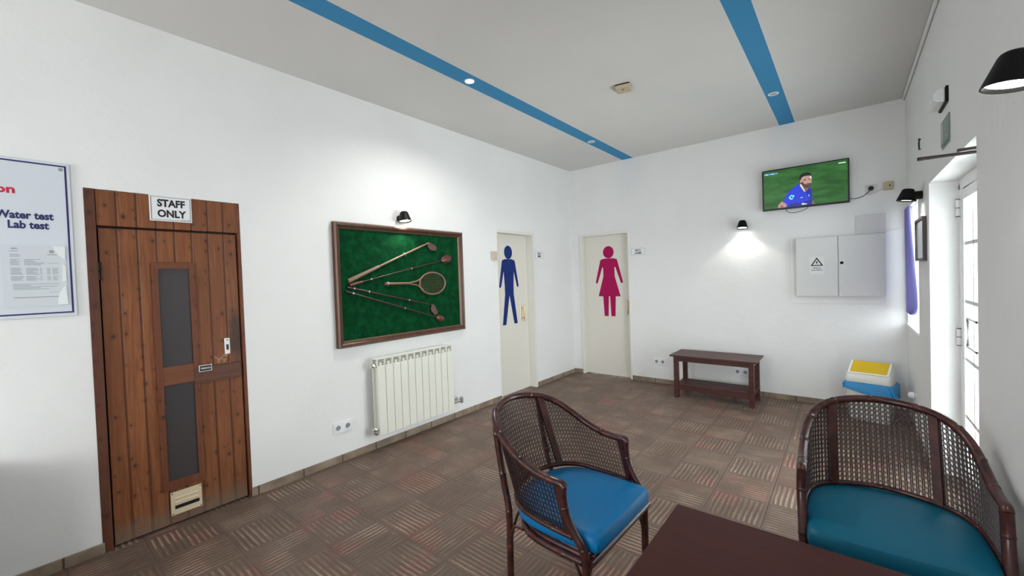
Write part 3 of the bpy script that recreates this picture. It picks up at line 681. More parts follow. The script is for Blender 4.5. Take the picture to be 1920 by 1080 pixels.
# ------------------------------------------------------------------ sockets
def double_socket(label, o, U, w=0.165, h=0.088):
    a = Vector(o); U = Vector(U); N_ = U.cross(Vector((0, 0, 1))); t_ = thing('double_socket', tuple(a), label, 'power socket', 'white double sockets')
    f3 = lambda u, v, d: tuple(a+U*u+Vector((0, 0, v))+N_*d)
    MB().prism([(-w/2, -h/2), (w/2, -h/2), (w/2, h/2), (-w/2, h/2)], f3, 0, 0.010).build('cover_plate', 'white', t_, 0.003)
    for s_ in (-1, 1):
        mb = MB(); R_ = Matrix.Translation(a+U*(s_*w/4)+N_*0.0105) @ N_.to_track_quat('Z', 'Y').to_matrix().to_4x4()
        mb.lathe([(0.0205, 0.0), (0.0215, 0.0035), (0.0235, 0.0035), (0.0235, 0.0)], 24, mtx=R_)
        oo = mb.build('socket_ring', 'white', t_, smooth=True)
        m2 = MB().lathe([(0.0, 0.0), (0.0200, 0.0), (0.0200, 0.0008), (0.0, 0.0008)], 20, mtx=R_); m2.build('socket_well', 'greyink', oo)
        m3 = MB()
        for q in (-0.0095, 0.0095): m3.lathe([(0.0, 0.0), (0.0035, 0.0), (0.0035, 0.0016), (0.0, 0.0016)], 10, mtx=R_ @ Matrix.Translation((q, 0, 0)))
        m3.lathe([(0.0, 0.0), (0.003, 0.0), (0.003, 0.0018), (0.0, 0.0018)], 8, mtx=R_ @ Matrix.Translation((0, 0.016, 0)))
        m3.lathe([(0.0, 0.0), (0.003, 0.0), (0.003, 0.0018), (0.0, 0.0018)], 8, mtx=R_ @ Matrix.Translation((0, -0.016, 0)))
        m3.build('pin_hole', 'black', oo)
double_socket('white double socket on the left wall below the radiator valve', (0, -3.741, 0.286), (0, 1, 0))
double_socket('white double socket on the far wall left of the bench', (1.288, 0, 0.288), (1, 0, 0))
double_socket('white double socket seen through the bench on the far wall', (2.250, 0, 0.262), (1, 0, 0))

# ------------------------------------------------------------------ television
tv = thing('television', (2.883, 0, 2.33), 'flat television on the far wall showing a football player on grass', 'television')
TX0, TX1, TZ0, TZ1, TY = 2.508, 3.262, 2.106, 2.547, -0.080
rect_frame(0, 1, 0, 1, 0, 1, 0.1)
mb = MB(); w_ = 0.013
mb.box((TX0, TY, TZ0), (TX0+w_, TY+0.03, TZ1)).box((TX1-w_, TY, TZ0), (TX1, TY+0.03, TZ1)).box((TX0+w_, TY, TZ1-w_*0.8), (TX1-w_, TY+0.03, TZ1)).box((TX0+w_, TY, TZ0), (TX1-w_, TY+0.03, TZ0+0.018))
mb.build('bezel', 'black', tv, 0.002)
box_part('housing', (TX0+0.01, TY+0.006, TZ0+0.01), (TX1-0.01, TY+0.045, TZ1-0.01), 'black', tv, 0.003)
mb = MB().box((2.72, TY+0.045, 2.22), (3.05, 0.0, 2.44)); mb.build('wall_bracket', 'blackm', tv, 0.002)
def screen_mat(name, col, st=1.0):
    return mat(name, (0.01, 0.01, 0.01), 0.25, emit=col, estr=st)
m = screen_mat('screen_grass', (0.02, 0.13, 0.02), 1.0); n = NT(m); p = n.pos()
g = n.noise(n.scale(p, (4, 1, 14)), 1.0, 3, 0.6); cc = n.mix(n.ramp(g, 0.3, 0.72), (0.008, 0.060, 0.008), (0.028, 0.135, 0.026)); n.l.new(cc, n.b.inputs['Emission Color']); M['s_grass'] = m
for k_, c_ in dict(s_blue=(0.012, 0.035, 0.55), s_navy=(0.010, 0.015, 0.25), s_skin=(0.42, 0.24, 0.20), s_skin2=(0.20, 0.10, 0.085), s_hair=(0.008, 0.007, 0.008), s_white=(0.65, 0.75, 0.75), s_cyan=(0.15, 0.62, 0.80), s_lab=(0.10, 0.22, 0.40), s_beard=(0.07, 0.035, 0.03)).items(): M[k_] = screen_mat('screen_'+k_[2:], c_)
names = ['s_grass', 's_blue', 's_navy', 's_skin', 's_skin2', 's_hair', 's_white', 's_cyan', 's_lab', 's_beard']
mb = MB(); lay = [0]
def sp(poly, mi):
    lay[0] += 1; y_ = TY+0.0052-lay[0]*0.00012
    mb.add([(u, y_, v) for u, v in poly], [tuple(range(len(poly)))], mi)
mb.box((TX0+w_, TY+0.0052, TZ0+0.018), (TX1-w_, TY+0.006, TZ1-w_*0.8), 0)
sp([(2.735, 2.126), (2.700, 2.190), (2.742, 2.276), (2.795, 2.329), (2.845, 2.356), (2.895, 2.335), (2.930, 2.318), (2.948, 2.296), (2.958, 2.236), (2.950, 2.150), (2.968, 2.126)], 1)
sp([(2.74, 2.126), (2.755, 2.155), (2.80, 2.165), (2.86, 2.150), (2.93, 2.175), (2.955, 2.20), (2.952, 2.126)], 2)
sp([(2.905, 2.270), (2.93, 2.30), (2.948, 2.296), (2.955, 2.22), (2.93, 2.19)], 2)
sp([(2.652, 2.126), (2.657, 2.158), (2.690, 2.192), (2.722, 2.168), (2.735, 2.146), (2.728, 2.126)], 3)
sp([(2.668, 2.140), (2.690, 2.152), (2.705, 2.135), (2.69, 2.126)], 4)
sp([(2.956, 2.126), (2.955, 2.160), (2.972, 2.150), (2.984, 2.126)], 4)
sp([(2.866, 2.350), (2.852, 2.325), (2.888, 2.268), (2.902, 2.262), (2.925, 2.290), (2.935, 2.320)], 4)                 # neck
sp([(2.852, 2.345), (2.862, 2.352), (2.895, 2.276), (2.892, 2.262)], 6)                                                # collar
sp([(2.856, 2.352), (2.848, 2.400), (2.852, 2.440), (2.880, 2.462), (2.920, 2.465), (2.950, 2.450), (2.960, 2.410), (2.950, 2.380), (2.90, 2.36)], 5)   # hair
sp([(2.862, 2.392), (2.868, 2.418), (2.890, 2.430), (2.925, 2.430), (2.952, 2.424), (2.957, 2.392), (2.953, 2.355), (2.943, 2.325), (2.925, 2.306), (2.902, 2.306), (2.880, 2.330), (2.868, 2.360)], 3)
sp([(2.853, 2.392), (2.862, 2.396), (2.866, 2.366), (2.858, 2.360)], 3)                                                # ear
sp([(2.868, 2.360), (2.880, 2.330), (2.902, 2.304), (2.925, 2.304), (2.943, 2.325), (2.950, 2.350), (2.935, 2.348), (2.918, 2.350), (2.900, 2.340), (2.885, 2.358), (2.872, 2.380)], 9)
sp([(2.910, 2.340), (2.934, 2.340), (2.930, 2.332), (2.914, 2.332)], 4)                                                # mouth
sp([(2.884, 2.392), (2.908, 2.396), (2.908, 2.386), (2.886, 2.384)], 9); sp([(2.928, 2.396), (2.949, 2.392), (2.948, 2.385), (2.928, 2.387)], 9)
sp([(2.915, 2.386), (2.924, 2.386), (2.929, 2.360), (2.912, 2.360)], 3)
sp([(2.940, 2.42), (2.952, 2.420), (2.955, 2.40), (2.945, 2.395)], 6)
sp([(2.752, 2.228), (2.776, 2.252), (2.806, 2.240), (2.782, 2.196), (2.760, 2.206)], 7)                                # arm patch
sp([(2.768, 2.228), (2.780, 2.238), (2.790, 2.222), (2.777, 2.212)], 1)
sp([(2.85, 2.208), (2.868, 2.212), (2.880, 2.214), (2.866, 2.204)], 6)                                                 # chest mark
sp([(2.924, 2.222), (2.932, 2.236), (2.936, 2.222), (2.928, 2.208)], 7)
sp([(2.865, 2.146), (2.882, 2.150), (2.890, 2.142), (2.912, 2.142), (2.908, 2.132), (2.868, 2.132)], 6)
sp([(2.528, 2.514), (2.650, 2.514), (2.645, 2.494), (2.528, 2.494)], 8)
sp([(2.542, 2.507), (2.566, 2.507), (2.566, 2.499), (2.542, 2.499)], 6); sp([(2.592, 2.508), (2.625, 2.508), (2.625, 2.498), (2.592, 2.498)], 7)
sp([(2.648, 2.506), (2.656, 2.506), (2.656, 2.501), (2.648, 2.501)], 6)
sp([(3.175, 2.513), (3.232, 2.513), (3.236, 2.503), (3.18, 2.503)], 6)
mb.build('screen', names, tv)
def cord(name, pts, r, material, label, cat, parent=None):
    # smooth a poly-line with Catmull-Rom
    P = [Vector(p_) for p_ in pts]; out = []
    for i in range(len(P)-1):
        a, b_, c_, d_ = P[max(i-1, 0)], P[i], P[i+1], P[min(i+2, len(P)-1)]
        for k in range(6):
            t_ = k/6; out.append(0.5*((2*b_)+(c_-a)*t_+(2*a-5*b_+4*c_-d_)*t_*t_+(3*b_-a-3*c_+d_)*t_**3))
    out.append(P[-1]); o = MB().tube(out, r, 8).build(name, material, parent, smooth=True)
    if label and not parent: tag(o, label, cat)
    return o
cord('looped_cable', [(2.724, TY+0.03, 2.12), (2.730, TY+0.02, 2.085), (2.765, TY+0.02, 2.062), (2.830, TY+0.02, 2.062), (2.90, TY+0.02, 2.085), (2.925, TY+0.03, 2.115)], 0.003, 'black', None, None, tv)
pc = thing('power_outlet', (3.425, 0, 2.22), 'grey-white outlet plate with black plug right of the television', 'power socket')
box_part('cover_plate', (3.381, -0.010, 2.172), (3.470, 0, 2.262), 'metalbox', pc, 0.003)
MB().lathe([(0.0, 0.0), (0.022, 0.0), (0.022, 0.028), (0.014, 0.036), (0.0, 0.036)], 20, mtx=Matrix.Translation((3.424, -0.010, 2.222)) @ Matrix.Rotation(PI/2, 4, 'X')).build('plug', 'black', pc, smooth=True)
cord('power_cable', [(3.255, -0.030, 2.146), (3.300, -0.022, 2.140), (3.355, -0.02, 2.152), (3.395, -0.022, 2.180), (3.420, -0.036, 2.214)], 0.0035, 'black', 'short black cable from the television to the outlet', 'cable')
ao = thing('antenna_outlet', (3.552, 0, 2.23), 'aged beige aerial box right of the black plug', 'socket box')
box_part('socket_box', (3.516, -0.030, 2.188), (3.586, 0, 2.270), 'agedbeige', ao, 0.006)
MB().lathe([(0.0, 0.0), (0.007, 0.0), (0.007, 0.002), (0.0, 0.002)], 12, mtx=Matrix.Translation((3.562, -0.030, 2.228)) @ Matrix.Rotation(PI/2, 4, 'X')).build('jack_hole', 'black', ao)
cord('wall_cable', [(3.400, -0.006, 2.160), (3.430, -0.006, 2.170), (3.470, -0.006, 2.188), (3.520, -0.008, 2.206)], 0.004, 'metalbox', 'thin painted cable running up to the beige aerial box', 'cable')

# ------------------------------------------------------------------ electric cabinet
eb = thing('electrical_cabinet', (3.17, 0, 1.16), 'light grey two-door electrical cabinet with a warning triangle', 'electrical cabinet')
box_part('mounting_panel', (2.748, -0.010, 1.078), (3.525, 0, 1.775), 'wall', eb, 0.002)
box_part('cabinet_body', (2.812, -0.055, 1.166), (3.518, -0.010, 1.768), 'metalbox', eb, 0.002)
dl = box_part('cabinet_door', (2.806, -0.068, 1.160), (3.158, -0.055, 1.774), 'metalbox', eb, 0.003)
dr = box_part('cabinet_door', (3.164, -0.068, 1.160), (3.524, -0.055, 1.774), 'metalbox', eb, 0.003)
MB().lathe([(0.0, 0.0), (0.015, 0.0), (0.015, 0.005), (0.008, 0.007), (0.0, 0.005)], 20, mtx=Matrix.Translation((3.190, -0.068, 1.500)) @ Matrix.Rotation(PI/2, 4, 'X')).build('lock', 'blackm', dr, smooth=True)
ex = -0.0682; tcx = 2.986
wl = MB().box((tcx-0.062, ex, 1.390), (tcx+0.062, ex-0.0006, 1.575)).build('warning_label', 'labelgrey', dl)
mb = MB(); to = lambda u, v, d: (u, ex-0.0006-d, v)
A_ = [(tcx, 1.567), (tcx+0.054, 1.478), (tcx-0.054, 1.478)]; B_ = [(tcx, 1.547), (tcx+0.036, 1.4875), (tcx-0.036, 1.4875)]
for i in range(3):
    j = (i+1) % 3; mb.prism([A_[i], A_[j], B_[j], B_[i]], to, 0, 0.0005)
mb.prism([(tcx+0.004, 1.534), (tcx-0.012, 1.512), (tcx-0.003, 1.512), (tcx-0.006, 1.491), (tcx+0.012, 1.517), (tcx+0.003, 1.517)], to, 0, 0.0005)
mb.build('warning_triangle', 'blackink', wl)
for s_, z_, sz in (('PERIGO', 1.449, 0.019), ('ELECTRICO', 1.427, 0.019)):
    text('lettering', s_, sz, 'blackink', (tcx, ex-0.0006, z_), parent=wl, bold=0.0003, align='CENTER', ext=0.0003, **BW)
jb = box_part('junction_cover', (3.304, -0.012, 1.779), (3.530, 0, 1.968), 'metalbox', None, 0.002); tag(jb, 'plain square cover plate above the right cabinet door', 'cover plate')
MB_ = MB().box((3.530, -0.010, 1.790), (XR-0.001, 0, 1.802)); tag(MB_.build('cable_duct', 'wall', bevel=0.002), 'thin white cable duct from the cabinet to the corner', 'cable duct')

# ------------------------------------------------------------------ bench
bn = thing('bench', (2.05, -0.345, 0), 'dark slatted wooden bench against the far wall', 'bench')
BX0, BX1, BY0, BY1, BZ = 1.603, 2.495, -0.570, -0.120, 0.500
for k in range(5):
    y0 = BY0+k*0.0908; box_part('seat_slat', (BX0, y0, BZ-0.018), (BX1, y0+0.083, BZ), 'bench', bn, 0.003)
lx = (BX0+0.035, BX1-0.035); lyy = (BY0+0.03, BY1-0.03)
for sx in (0, 1):
    for sy in (0, 1):
        x0 = lx[sx]-(0.0 if sx == 0 else 0.050); y0 = lyy[sy]-(0.0 if sy == 0 else 0.050)
        box_part('leg', (x0, y0, 0), (x0+0.050, y0+0.050, BZ-0.018), 'bench', bn, 0.004)
for sy in (0, 1):
    y0 = lyy[sy]+(0.008 if sy == 0 else -0.028); box_part('apron', (lx[0]+0.05, y0, BZ-0.075), (lx[1]-0.05, y0+0.020, BZ-0.018), 'bench', bn, 0.002)
for sx in (0, 1):
    x0 = lx[sx]+(0.012 if sx == 0 else -0.034); box_part('side_rail', (x0, lyy[0]+0.05, BZ-0.075), (x0+0.022, lyy[1]-0.05, BZ-0.018), 'bench', bn, 0.002)
    box_part('shelf_bearer', (x0, lyy[0]+0.05, 0.105), (x0+0.022, lyy[1]-0.05, 0.140), 'bench', bn, 0.002)
for k in range(5):
    y0 = lyy[0]+0.020+k*0.070; box_part('shelf_slat', (BX0+0.038, y0, 0.140), (BX1-0.038, y0+0.046, 0.156), 'bench', bn, 0.003)
box_part('shelf_apron', (lx[0]+0.05, lyy[0]+0.008, 0.092), (lx[1]-0.05, lyy[0]+0.028, 0.142), 'bench', bn, 0.002)

# ------------------------------------------------------------------ waste bin
bx = thing('waste_bin', (3.392, -0.285, 0), 'white swing-lid bin with a yellow flap and blue bag in the corner', 'bin', rz=math.radians(-13))
BM = Matrix.Translation((3.392, -0.285, -0.022)) @ Matrix.Rotation(math.radians(-13), 4, 'Z')
def rrect(w_, d_, r, z, n_=5):
    out = []
    for (cx, cy, a0) in ((w_/2-r, d_/2-r, 0), (-w_/2+r, d_/2-r, PI/2), (-w_/2+r, -d_/2+r, PI), (w_/2-r, -d_/2+r, 1.5*PI)):
        for k in range(n_+1): a = a0+PI/2*k/n_; out.append((cx+r*math.cos(a), cy+r*math.sin(a), z))
    return out
def loft(loops, mtx, cap0=True, cap1=True):
    mb = MB(); N_ = len(loops[0]); vs = [mtx @ Vector(q) for L_ in loops for q in L_]; fs = []
    for i in range(len(loops)-1):
        for k in range(N_): l = (k+1) % N_; fs.append((i*N_+k, i*N_+l, (i+1)*N_+l, (i+1)*N_+k))
    if cap0: fs.append(tuple(range(N_))[::-1])
    if cap1: fs.append(tuple((len(loops)-1)*N_+k for k in range(N_)))
    return mb.add(vs, fs)
loft([rrect(0.29, 0.20, 0.03, 0.022), rrect(0.30, 0.21, 0.03, 0.032), rrect(0.345, 0.262, 0.035, 0.385)], BM).build('bin_body', 'bin', bx, smooth=True)
# crumpled rim of the blue bag: skirt with wavy lower edge, longer on the right
rb = random.Random(5); L0, L1, L2 = rrect(0.335, 0.25, 0.035, 0.392, 9), rrect(0.372, 0.292, 0.035, 0.362, 9), rrect(0.372, 0.292, 0.035, 0.32, 9)
L1 = [(x*(1+0.02*math.sin(i*1.9)), y*(1+0.03*math.sin(i*2.3)), z+0.004*math.sin(i*1.3)) for i, (x, y, z) in enumerate(L1)]
L2 = [(x*(1+0.03*math.sin(i*1.7))+(0.035 if x > 0.1 and y < 0.05 else 0), y*(1+0.04*math.sin(i*2.1)), z-(0.075 if x > 0.10 else 0.0)-0.010*math.sin(i*1.1)) for i, (x, y, z) in enumerate(L2)]
loft([L0, L1, L2], BM, False, False).build('bin_bag', 'bag', bx, smooth=True)
# lid: straight band, then a slanted front opening, sloping towards the front
def slope(loop, zf, zb):
    ys_ = [q[1] for q in loop]; a, b_ = min(ys_), max(ys_); return [(x, y, zf+(zb-zf)*(y-a)/(b_-a)) for x, y, z in loop]
L_top = slope(rrect(0.300, 0.150, 0.02, 0), 0.462, 0.560); L_top = [(x, y-0.030, z) for x, y, z in L_top]
loft([rrect(0.340, 0.268, 0.035, 0.386), rrect(0.342, 0.270, 0.035, 0.415), slope(rrect(0.326, 0.240, 0.03, 0), 0.448, 0.500), L_top], BM).build('lid', 'bin', bx, smooth=True)
sl = math.atan2(0.098, 0.150)
FM = BM @ Matrix.Translation((0, -0.030, 0.511)) @ Matrix.Rotation(sl, 4, 'X')
mbf = MB()
for a, b_ in (((-0.150, -0.0885, 0.0), (-0.136, 0.0885, 0.006)), ((0.136, -0.0885, 0.0), (0.150, 0.0885, 0.006)), ((-0.136, -0.0885, 0), (0.136, -0.0745, 0.006))): mbf.box(a, b_)
mbf.v = [tuple(FM @ Vector(q)) for q in mbf.v]; mbf.build('lid_rim', 'whitep', bx, 0.002)
mbf = MB().box((-0.135, -0.074, 0.0), (0.135, 0.088, 0.003)); mbf.v = [tuple(FM @ Vector(q)) for q in mbf.v]; o = mbf.build('flap', 'yellow', bx, 0.001); o['label'] = 'yellow flap'
cp = MB().lathe([(0.0, 0.055), (0.018, 0.050), (0.028, 0.036), (0.028, 0.015), (0.016, 0.008), (0.016, 0.0)], 18, mtx=Matrix.Translation((XR, -0.583, 0.338)) @ Matrix.Rotation(-PI/2, 4, 'Y'))
tag(cp.build('pipe_cap', 'white', smooth=True), 'small round white knob low on the right wall by the bin', 'knob')

# ------------------------------------------------------------------ corner window and curtain
w1 = thing('window_1', (XR+0.14, -0.44, 0.90), 'tall bright window in the right wall near the corner', 'window', kind='structure')
rect_frame(XR+0.13, XR+0.18, WIN1[0], WIN1[1], WIN1[2], WIN1[3], 0.05).build('window_frame', 'whitep', w1, 0.003)
box_part('pane', (XR+0.150, WIN1[0]+0.05, WIN1[2]+0.05), (XR+0.156, WIN1[1]-0.05, WIN1[3]-0.05), 'glass', w1, 0)
box_part('window_sill', (XR-0.012, WIN1[0], WIN1[2]-0.022), (XR+0.13, WIN1[1], WIN1[2]+0.004), 'whitep', w1, 0.003)
mb = MB(); NZ, NY = 44, 60; vs = []; fs = []
for i in range(NZ+1):
    t_ = i/NZ; zz = 1.975 - t_*0.965
    wid = 0.30 + 0.36*min(1, t_*1.25)**1.2                       # gathered to the far side at the top
    if t_ > 0.90: wid *= math.sqrt(max(0.0, 1-((t_-0.90)/0.105)**2))*0.75+0.25
    for j in range(NY+1):
        s_ = j/NY; yy = -0.065 - s_*wid
        vs.append((XR-0.004+0.016*math.sin(s_*2*PI*7+t_*0.8)*(1-0.3*t_), yy, zz))
for i in range(NZ):
    for j in range(NY): a = i*(NY+1)+j; fs.append((a, a+1, a+NY+2, a+NY+1))
o = mb.add(vs, fs).build('curtain', 'curtain', smooth=True); q = o.modifiers.new('thickness', 'SOLIDIFY'); q.thickness = 0.002
tag(o, 'lilac gathered curtain hanging at the corner window', 'curtain')
tag(MB().tube([(XR+0.02, -0.050, 1.972), (XR+0.02, -0.830, 1.972)], 0.006, 8).build('curtain_rod', 'white', smooth=True), 'thin white rod carrying the lilac curtain', 'curtain rod')

for nm, lab, bxs in (('window_2', 'window in the wall behind the photographer', [((WIN2[0], YN-0.18, WIN2[2]), (WIN2[0]+0.05, YN-0.13, WIN2[3])), ((WIN2[1]-0.05, YN-0.18, WIN2[2]), (WIN2[1], YN-0.13, WIN2[3])), ((WIN2[0]+0.05, YN-0.18, WIN2[2]), (WIN2[1]-0.05, YN-0.13, WIN2[2]+0.05)), ((WIN2[0]+0.05, YN-0.18, WIN2[3]-0.05), (WIN2[1]-0.05, YN-0.13, WIN2[3]))]),
                     ('window_3', 'window in the right wall behind the photographer', [((XR+0.13, WIN3[0], WIN3[2]), (XR+0.18, WIN3[0]+0.05, WIN3[3])), ((XR+0.13, WIN3[1]-0.05, WIN3[2]), (XR+0.18, WIN3[1], WIN3[3])), ((XR+0.13, WIN3[0]+0.05, WIN3[2]), (XR+0.18, WIN3[1]-0.05, WIN3[2]+0.05)), ((XR+0.13, WIN3[0]+0.05, WIN3[3]-0.05), (XR+0.18, WIN3[1]-0.05, WIN3[3]))])):
    mb = MB()
    for a, b_ in bxs: mb.box(a, b_)
    tag(mb.build(nm, 'whitep', bevel=0.003), lab, 'window', kind='structure')

# ------------------------------------------------------------------ glass door
XO = 3.819
d4 = thing('door_4', (XO, -2.08, 0), 'white glazed double door deep in the right-hand recess', 'door', kind='structure')
def glazed_leaf(y0, y1, nm):
    # y0 near side, y1 hinge side
    w_ = 0.085; mb = MB()
    mb.box((XO, y0, 0.02), (XO+0.04, y0+w_, 1.935)).box((XO, y1-w_, 0.02), (XO+0.04, y1, 1.935)).box((XO, y0+w_, 1.865), (XO+0.04, y1-w_, 1.935)).box((XO, y0+w_, 0.02), (XO+0.04, y1-w_, 0.10))
    o = mb.build(nm, 'whitep', d4, 0.004)
    mb = MB()
    for zz in (1.580, 1.205, 0.830, 0.455): mb.box((XO+0.004, y0+w_, zz-0.012), (XO+0.036, y1-w_, zz+0.012))
    mb.box((XO+0.004, (y0+y1)/2-0.009, 0.10), (XO+0.036, (y0+y1)/2+0.009, 1.865)); mb.build('glazing_bar', 'metalbox', o, 0.002)
    box_part('pane', (XO+0.018, y0+w_-0.002, 0.098), (XO+0.023, y1-w_+0.002, 1.867), 'glass', o, 0)
    return o
lA = glazed_leaf(-2.075, -1.440, 'door_leaf'); lB = glazed_leaf(-2.745, -2.080, 'door_leaf')
mb = MB().box((XO-0.002, -1.440, 0), (XO+0.055, -1.405, 1.975)).box((XO-0.002, -2.755, 0), (XO+0.055, -2.747, 1.975)).box((XO-0.002, -2.755, 1.940), (XO+0.055, -1.405, 2.008)); mb.build('door_frame', 'whitep', d4, 0.002)
for zz in (1.820, 0.960):
    mb = MB().tube([(XO-0.010, -1.432, zz-0.055), (XO-0.010, -1.432, zz+0.055)], 0.011, 12); o = mb.build('hinge', 'white', d4, smooth=True)
    mb = MB()
    for q in (-0.056, 0.0, 0.056): mb.tube([(XO-0.010, -1.432, zz+q-0.002), (XO-0.010, -1.432, zz+q+0.002)], 0.0125, 12)
    mb.build('hinge_ring', 'black', o)
mb = MB().tube([(XO-0.014, -1.955, 0.935), (XO-0.014, -1.715, 0.935), (XO-0.014, -1.715, 1.110), (XO-0.014, -1.955, 1.110)], 0.008, 10)
for zz in (0.935, 1.110): mb.tube([(XO+0.004, -1.960, zz), (XO-0.014, -1.955, zz)], 0.008, 10)
for zz in (0.935, 1.110): mb.tube([(XO+0.010, -1.715, zz), (XO-0.014, -1.715, zz)], 0.006, 10); mb.build('pull_handle', 'metalbox', lA, smooth=True)
# closing arm over the door
rod = thing('door_closer_rod', (XR, -2.70, 1.96), 'dark metal rod sticking out above the bright recess', 'rod')
MB().tube([(3.500, -2.700, 1.950), (3.506, -2.700, 1.950), (3.595, -2.700, 1.948), (XR+0.03, -2.700, 1.945)], [0.009, 0.009, 0.0075, 0.0075], 10).build('rod', 'darksteel', rod, smooth=True)
MB().tube([(3.496, -2.700, 1.950), (3.510, -2.700, 1.950)], 0.008, 12).build('end_cap', 'blackm', rod, smooth=True)
MB().box((3.625, -2.712, 1.957), (XR+0.05, -2.690, 1.969)).build('bracket', 'darksteel', rod, 0.002)

# ------------------------------------------------------------------ right wall things
pf = thing('wall_picture', (XR, -1.045, 1.48), 'thin framed picture under the lamp on the right wall', 'picture')
rect_frame(XR-0.022, XR, -1.292, -0.850, 1.482, 1.800, 0.016).build('frame', 'darksteel', pf, 0.002)
box_part('picture_glass', (XR-0.014, -1.272, 1.502), (XR-0.003, -0.870, 1.780), 'mirror', pf, 0)
em = thing('emergency_light', (XR, -1.90, 2.35), 'white boxy emergency light high on the right wall', 'emergency light')
mb = MB(); prof = [(0.0, 2.350), (0.034, 2.354), (0.046, 2.370), (0.046, 2.398), (0.032, 2.422), (0.0, 2.426)]
mb.prism(prof, lambda u, v, d: (XR-0.012-u, d, v), -2.135, -1.925); mb.build('diffuser', 'white', em, 0.006)
box_part('back_plate', (XR-0.012, -2.146, 2.344), (XR, -1.915, 2.432), 'blackm', em, 0.002)
es = thing('exit_sign', (XR, -2.05, 2.14), 'faded green exit plate below the emergency light', 'sign')
box_part('sign_board', (XR-0.006, -2.180, 2.135), (XR-0.001, -1.935, 2.275), 'exitg', es, 0)
mb = MB(); to = lambda u, v, d: (XR-0.0062-d, u, v)
mb.prism([(-1.955, 2.15), (-2.015, 2.15), (-2.015, 2.26), (-1.955, 2.26)], to, 0, 0.0006); mb.prism(ell(-2.085, 2.245, 0.011, 0.011, 12), to, 0, 0.0006)
mb.prism(capsule((-2.085, 2.225), (-2.090, 2.195), 0.011, 0.010), to, 0, 0.0006); mb.prism(capsule((-2.09, 2.195), (-2.065, 2.16), 0.008, 0.006), to, 0, 0.0006); mb.prism(capsule((-2.09, 2.195), (-2.12, 2.165), 0.008, 0.006), to, 0, 0.0006)
mb.prism(capsule((-2.085, 2.222), (-2.058, 2.205), 0.006, 0.005), to, 0, 0.0006); mb.build('running_man_mark', 'exitw', es)
box_part('lower_strip', (XR-0.004, -2.180, 2.118), (XR-0.001, -1.950, 2.128), 'exitg', es, 0)
hk = MB().tube([(XR, -1.052, 2.395), (XR-0.010, -1.052, 2.405), (XR-0.012, -1.052, 2.360), (XR-0.010, -1.052, 2.320), (XR, -1.052, 2.325)], 0.005, 8)
tag(hk.build('wall_hook', 'black', smooth=True), 'small black hook high on the right wall', 'hook')

# ------------------------------------------------------------------ ceiling things
def downlight(label, x, y, lit):
    t_ = thing('downlight', (x, y, H), label, 'ceiling light', 'ceiling downlights')
    mb = MB().lathe([(0.030, 0.001), (0.032, -0.004), (0.041, -0.004), (0.043, 0.0)], 28, mtx=Matrix.Translation((x, y, H))); mb.build('ring', 'white', t_, smooth=True)
    MB().lathe([(0.0, -0.001), (0.031, -0.001), (0.031, -0.0025), (0.0, -0.0025)], 24, mtx=Matrix.Translation((x, y, H))).build('lens', 'downlit' if lit else 'unlit', t_)
    if lit:
        l = bpy.data.lights.new('downlight_lamp', 'SPOT'); l.energy = 62; l.spot_size = math.radians(155); l.spot_blend = 0.8; l.shadow_soft_size = 0.03; l.color = (1, 0.98, 0.94)
        o = bpy.data.objects.new('downlight_lamp', l); COL.objects.link(o); o.location = (x, y, H-0.01); o.parent = t_; o.matrix_parent_inverse = Matrix.Translation((x, y, H)).inverted()
downlight('lit round downlight in the left blue band of the ceiling', 0.912, -3.044, True)
downlight('unlit downlight in the left blue band near the far wall', 0.905, -1.007, False)
downlight('unlit downlight in the right blue band of the ceiling', 2.735, -1.009, False)
sd = thing('smoke_detector', (1.790, -2.100, H), 'small aged beige detector box on the ceiling between the blue bands', 'smoke detector', rz=math.radians(12))
SM = Matrix.Translation((1.790, -2.100, H)) @ Matrix.Rotation(math.radians(12), 4, 'Z')
def rbox(sx, sy, z0, z1, taper=1.0): return loft([rrect(sx, sy, 0.012, z0), rrect(sx*taper, sy*taper, 0.012, z1)], SM)
rbox(0.120, 0.120, 0.0, -0.010).build('base', 'blackm', sd); rbox(0.130, 0.130, -0.010, -0.036, 0.9).build('cover', 'agedbeige', sd, 0.004, smooth=True)
mb = MB().lathe([(0.0, 0.0), (0.008, 0.0), (0.008, -0.003), (0.0, -0.003)], 12, mtx=SM @ Matrix.Translation((0.0, -0.022, -0.036))); mb.build('sensor', 'black', sd)
mb = MB().lathe([(0.0, 0.0), (0.012, 0.0), (0.012, -0.002), (0.0, -0.002)], 12, mtx=SM @ Matrix.Translation((0.005, 0.028, -0.036))); mb.build('test_button', 'beige', sd)

# ------------------------------------------------------------------ barrel chairs
WD, DP, E1, E2, ZA, ZB, PWc, LEANc = 0.273, 0.49, 0.399, 1.21, 0.653, 0.839, -0.239, 2.74
def plan(ph, D, Wd_, x0=0.0):
    c_ = max(math.cos(ph), 1e-9); s_ = math.sin(ph)
    return x0-D*c_**E1, Wd_*math.copysign(abs(s_)**E2, s_)
def zrail(ph):
    g_ = lambda c_: 1/(1+math.exp(-(c_-PWc)*LEANc)); c_ = max(math.cos(ph), 0)
    return ZA+(ZB-ZA)*(g_(c_)-g_(0))/(g_(1)-g_(0))
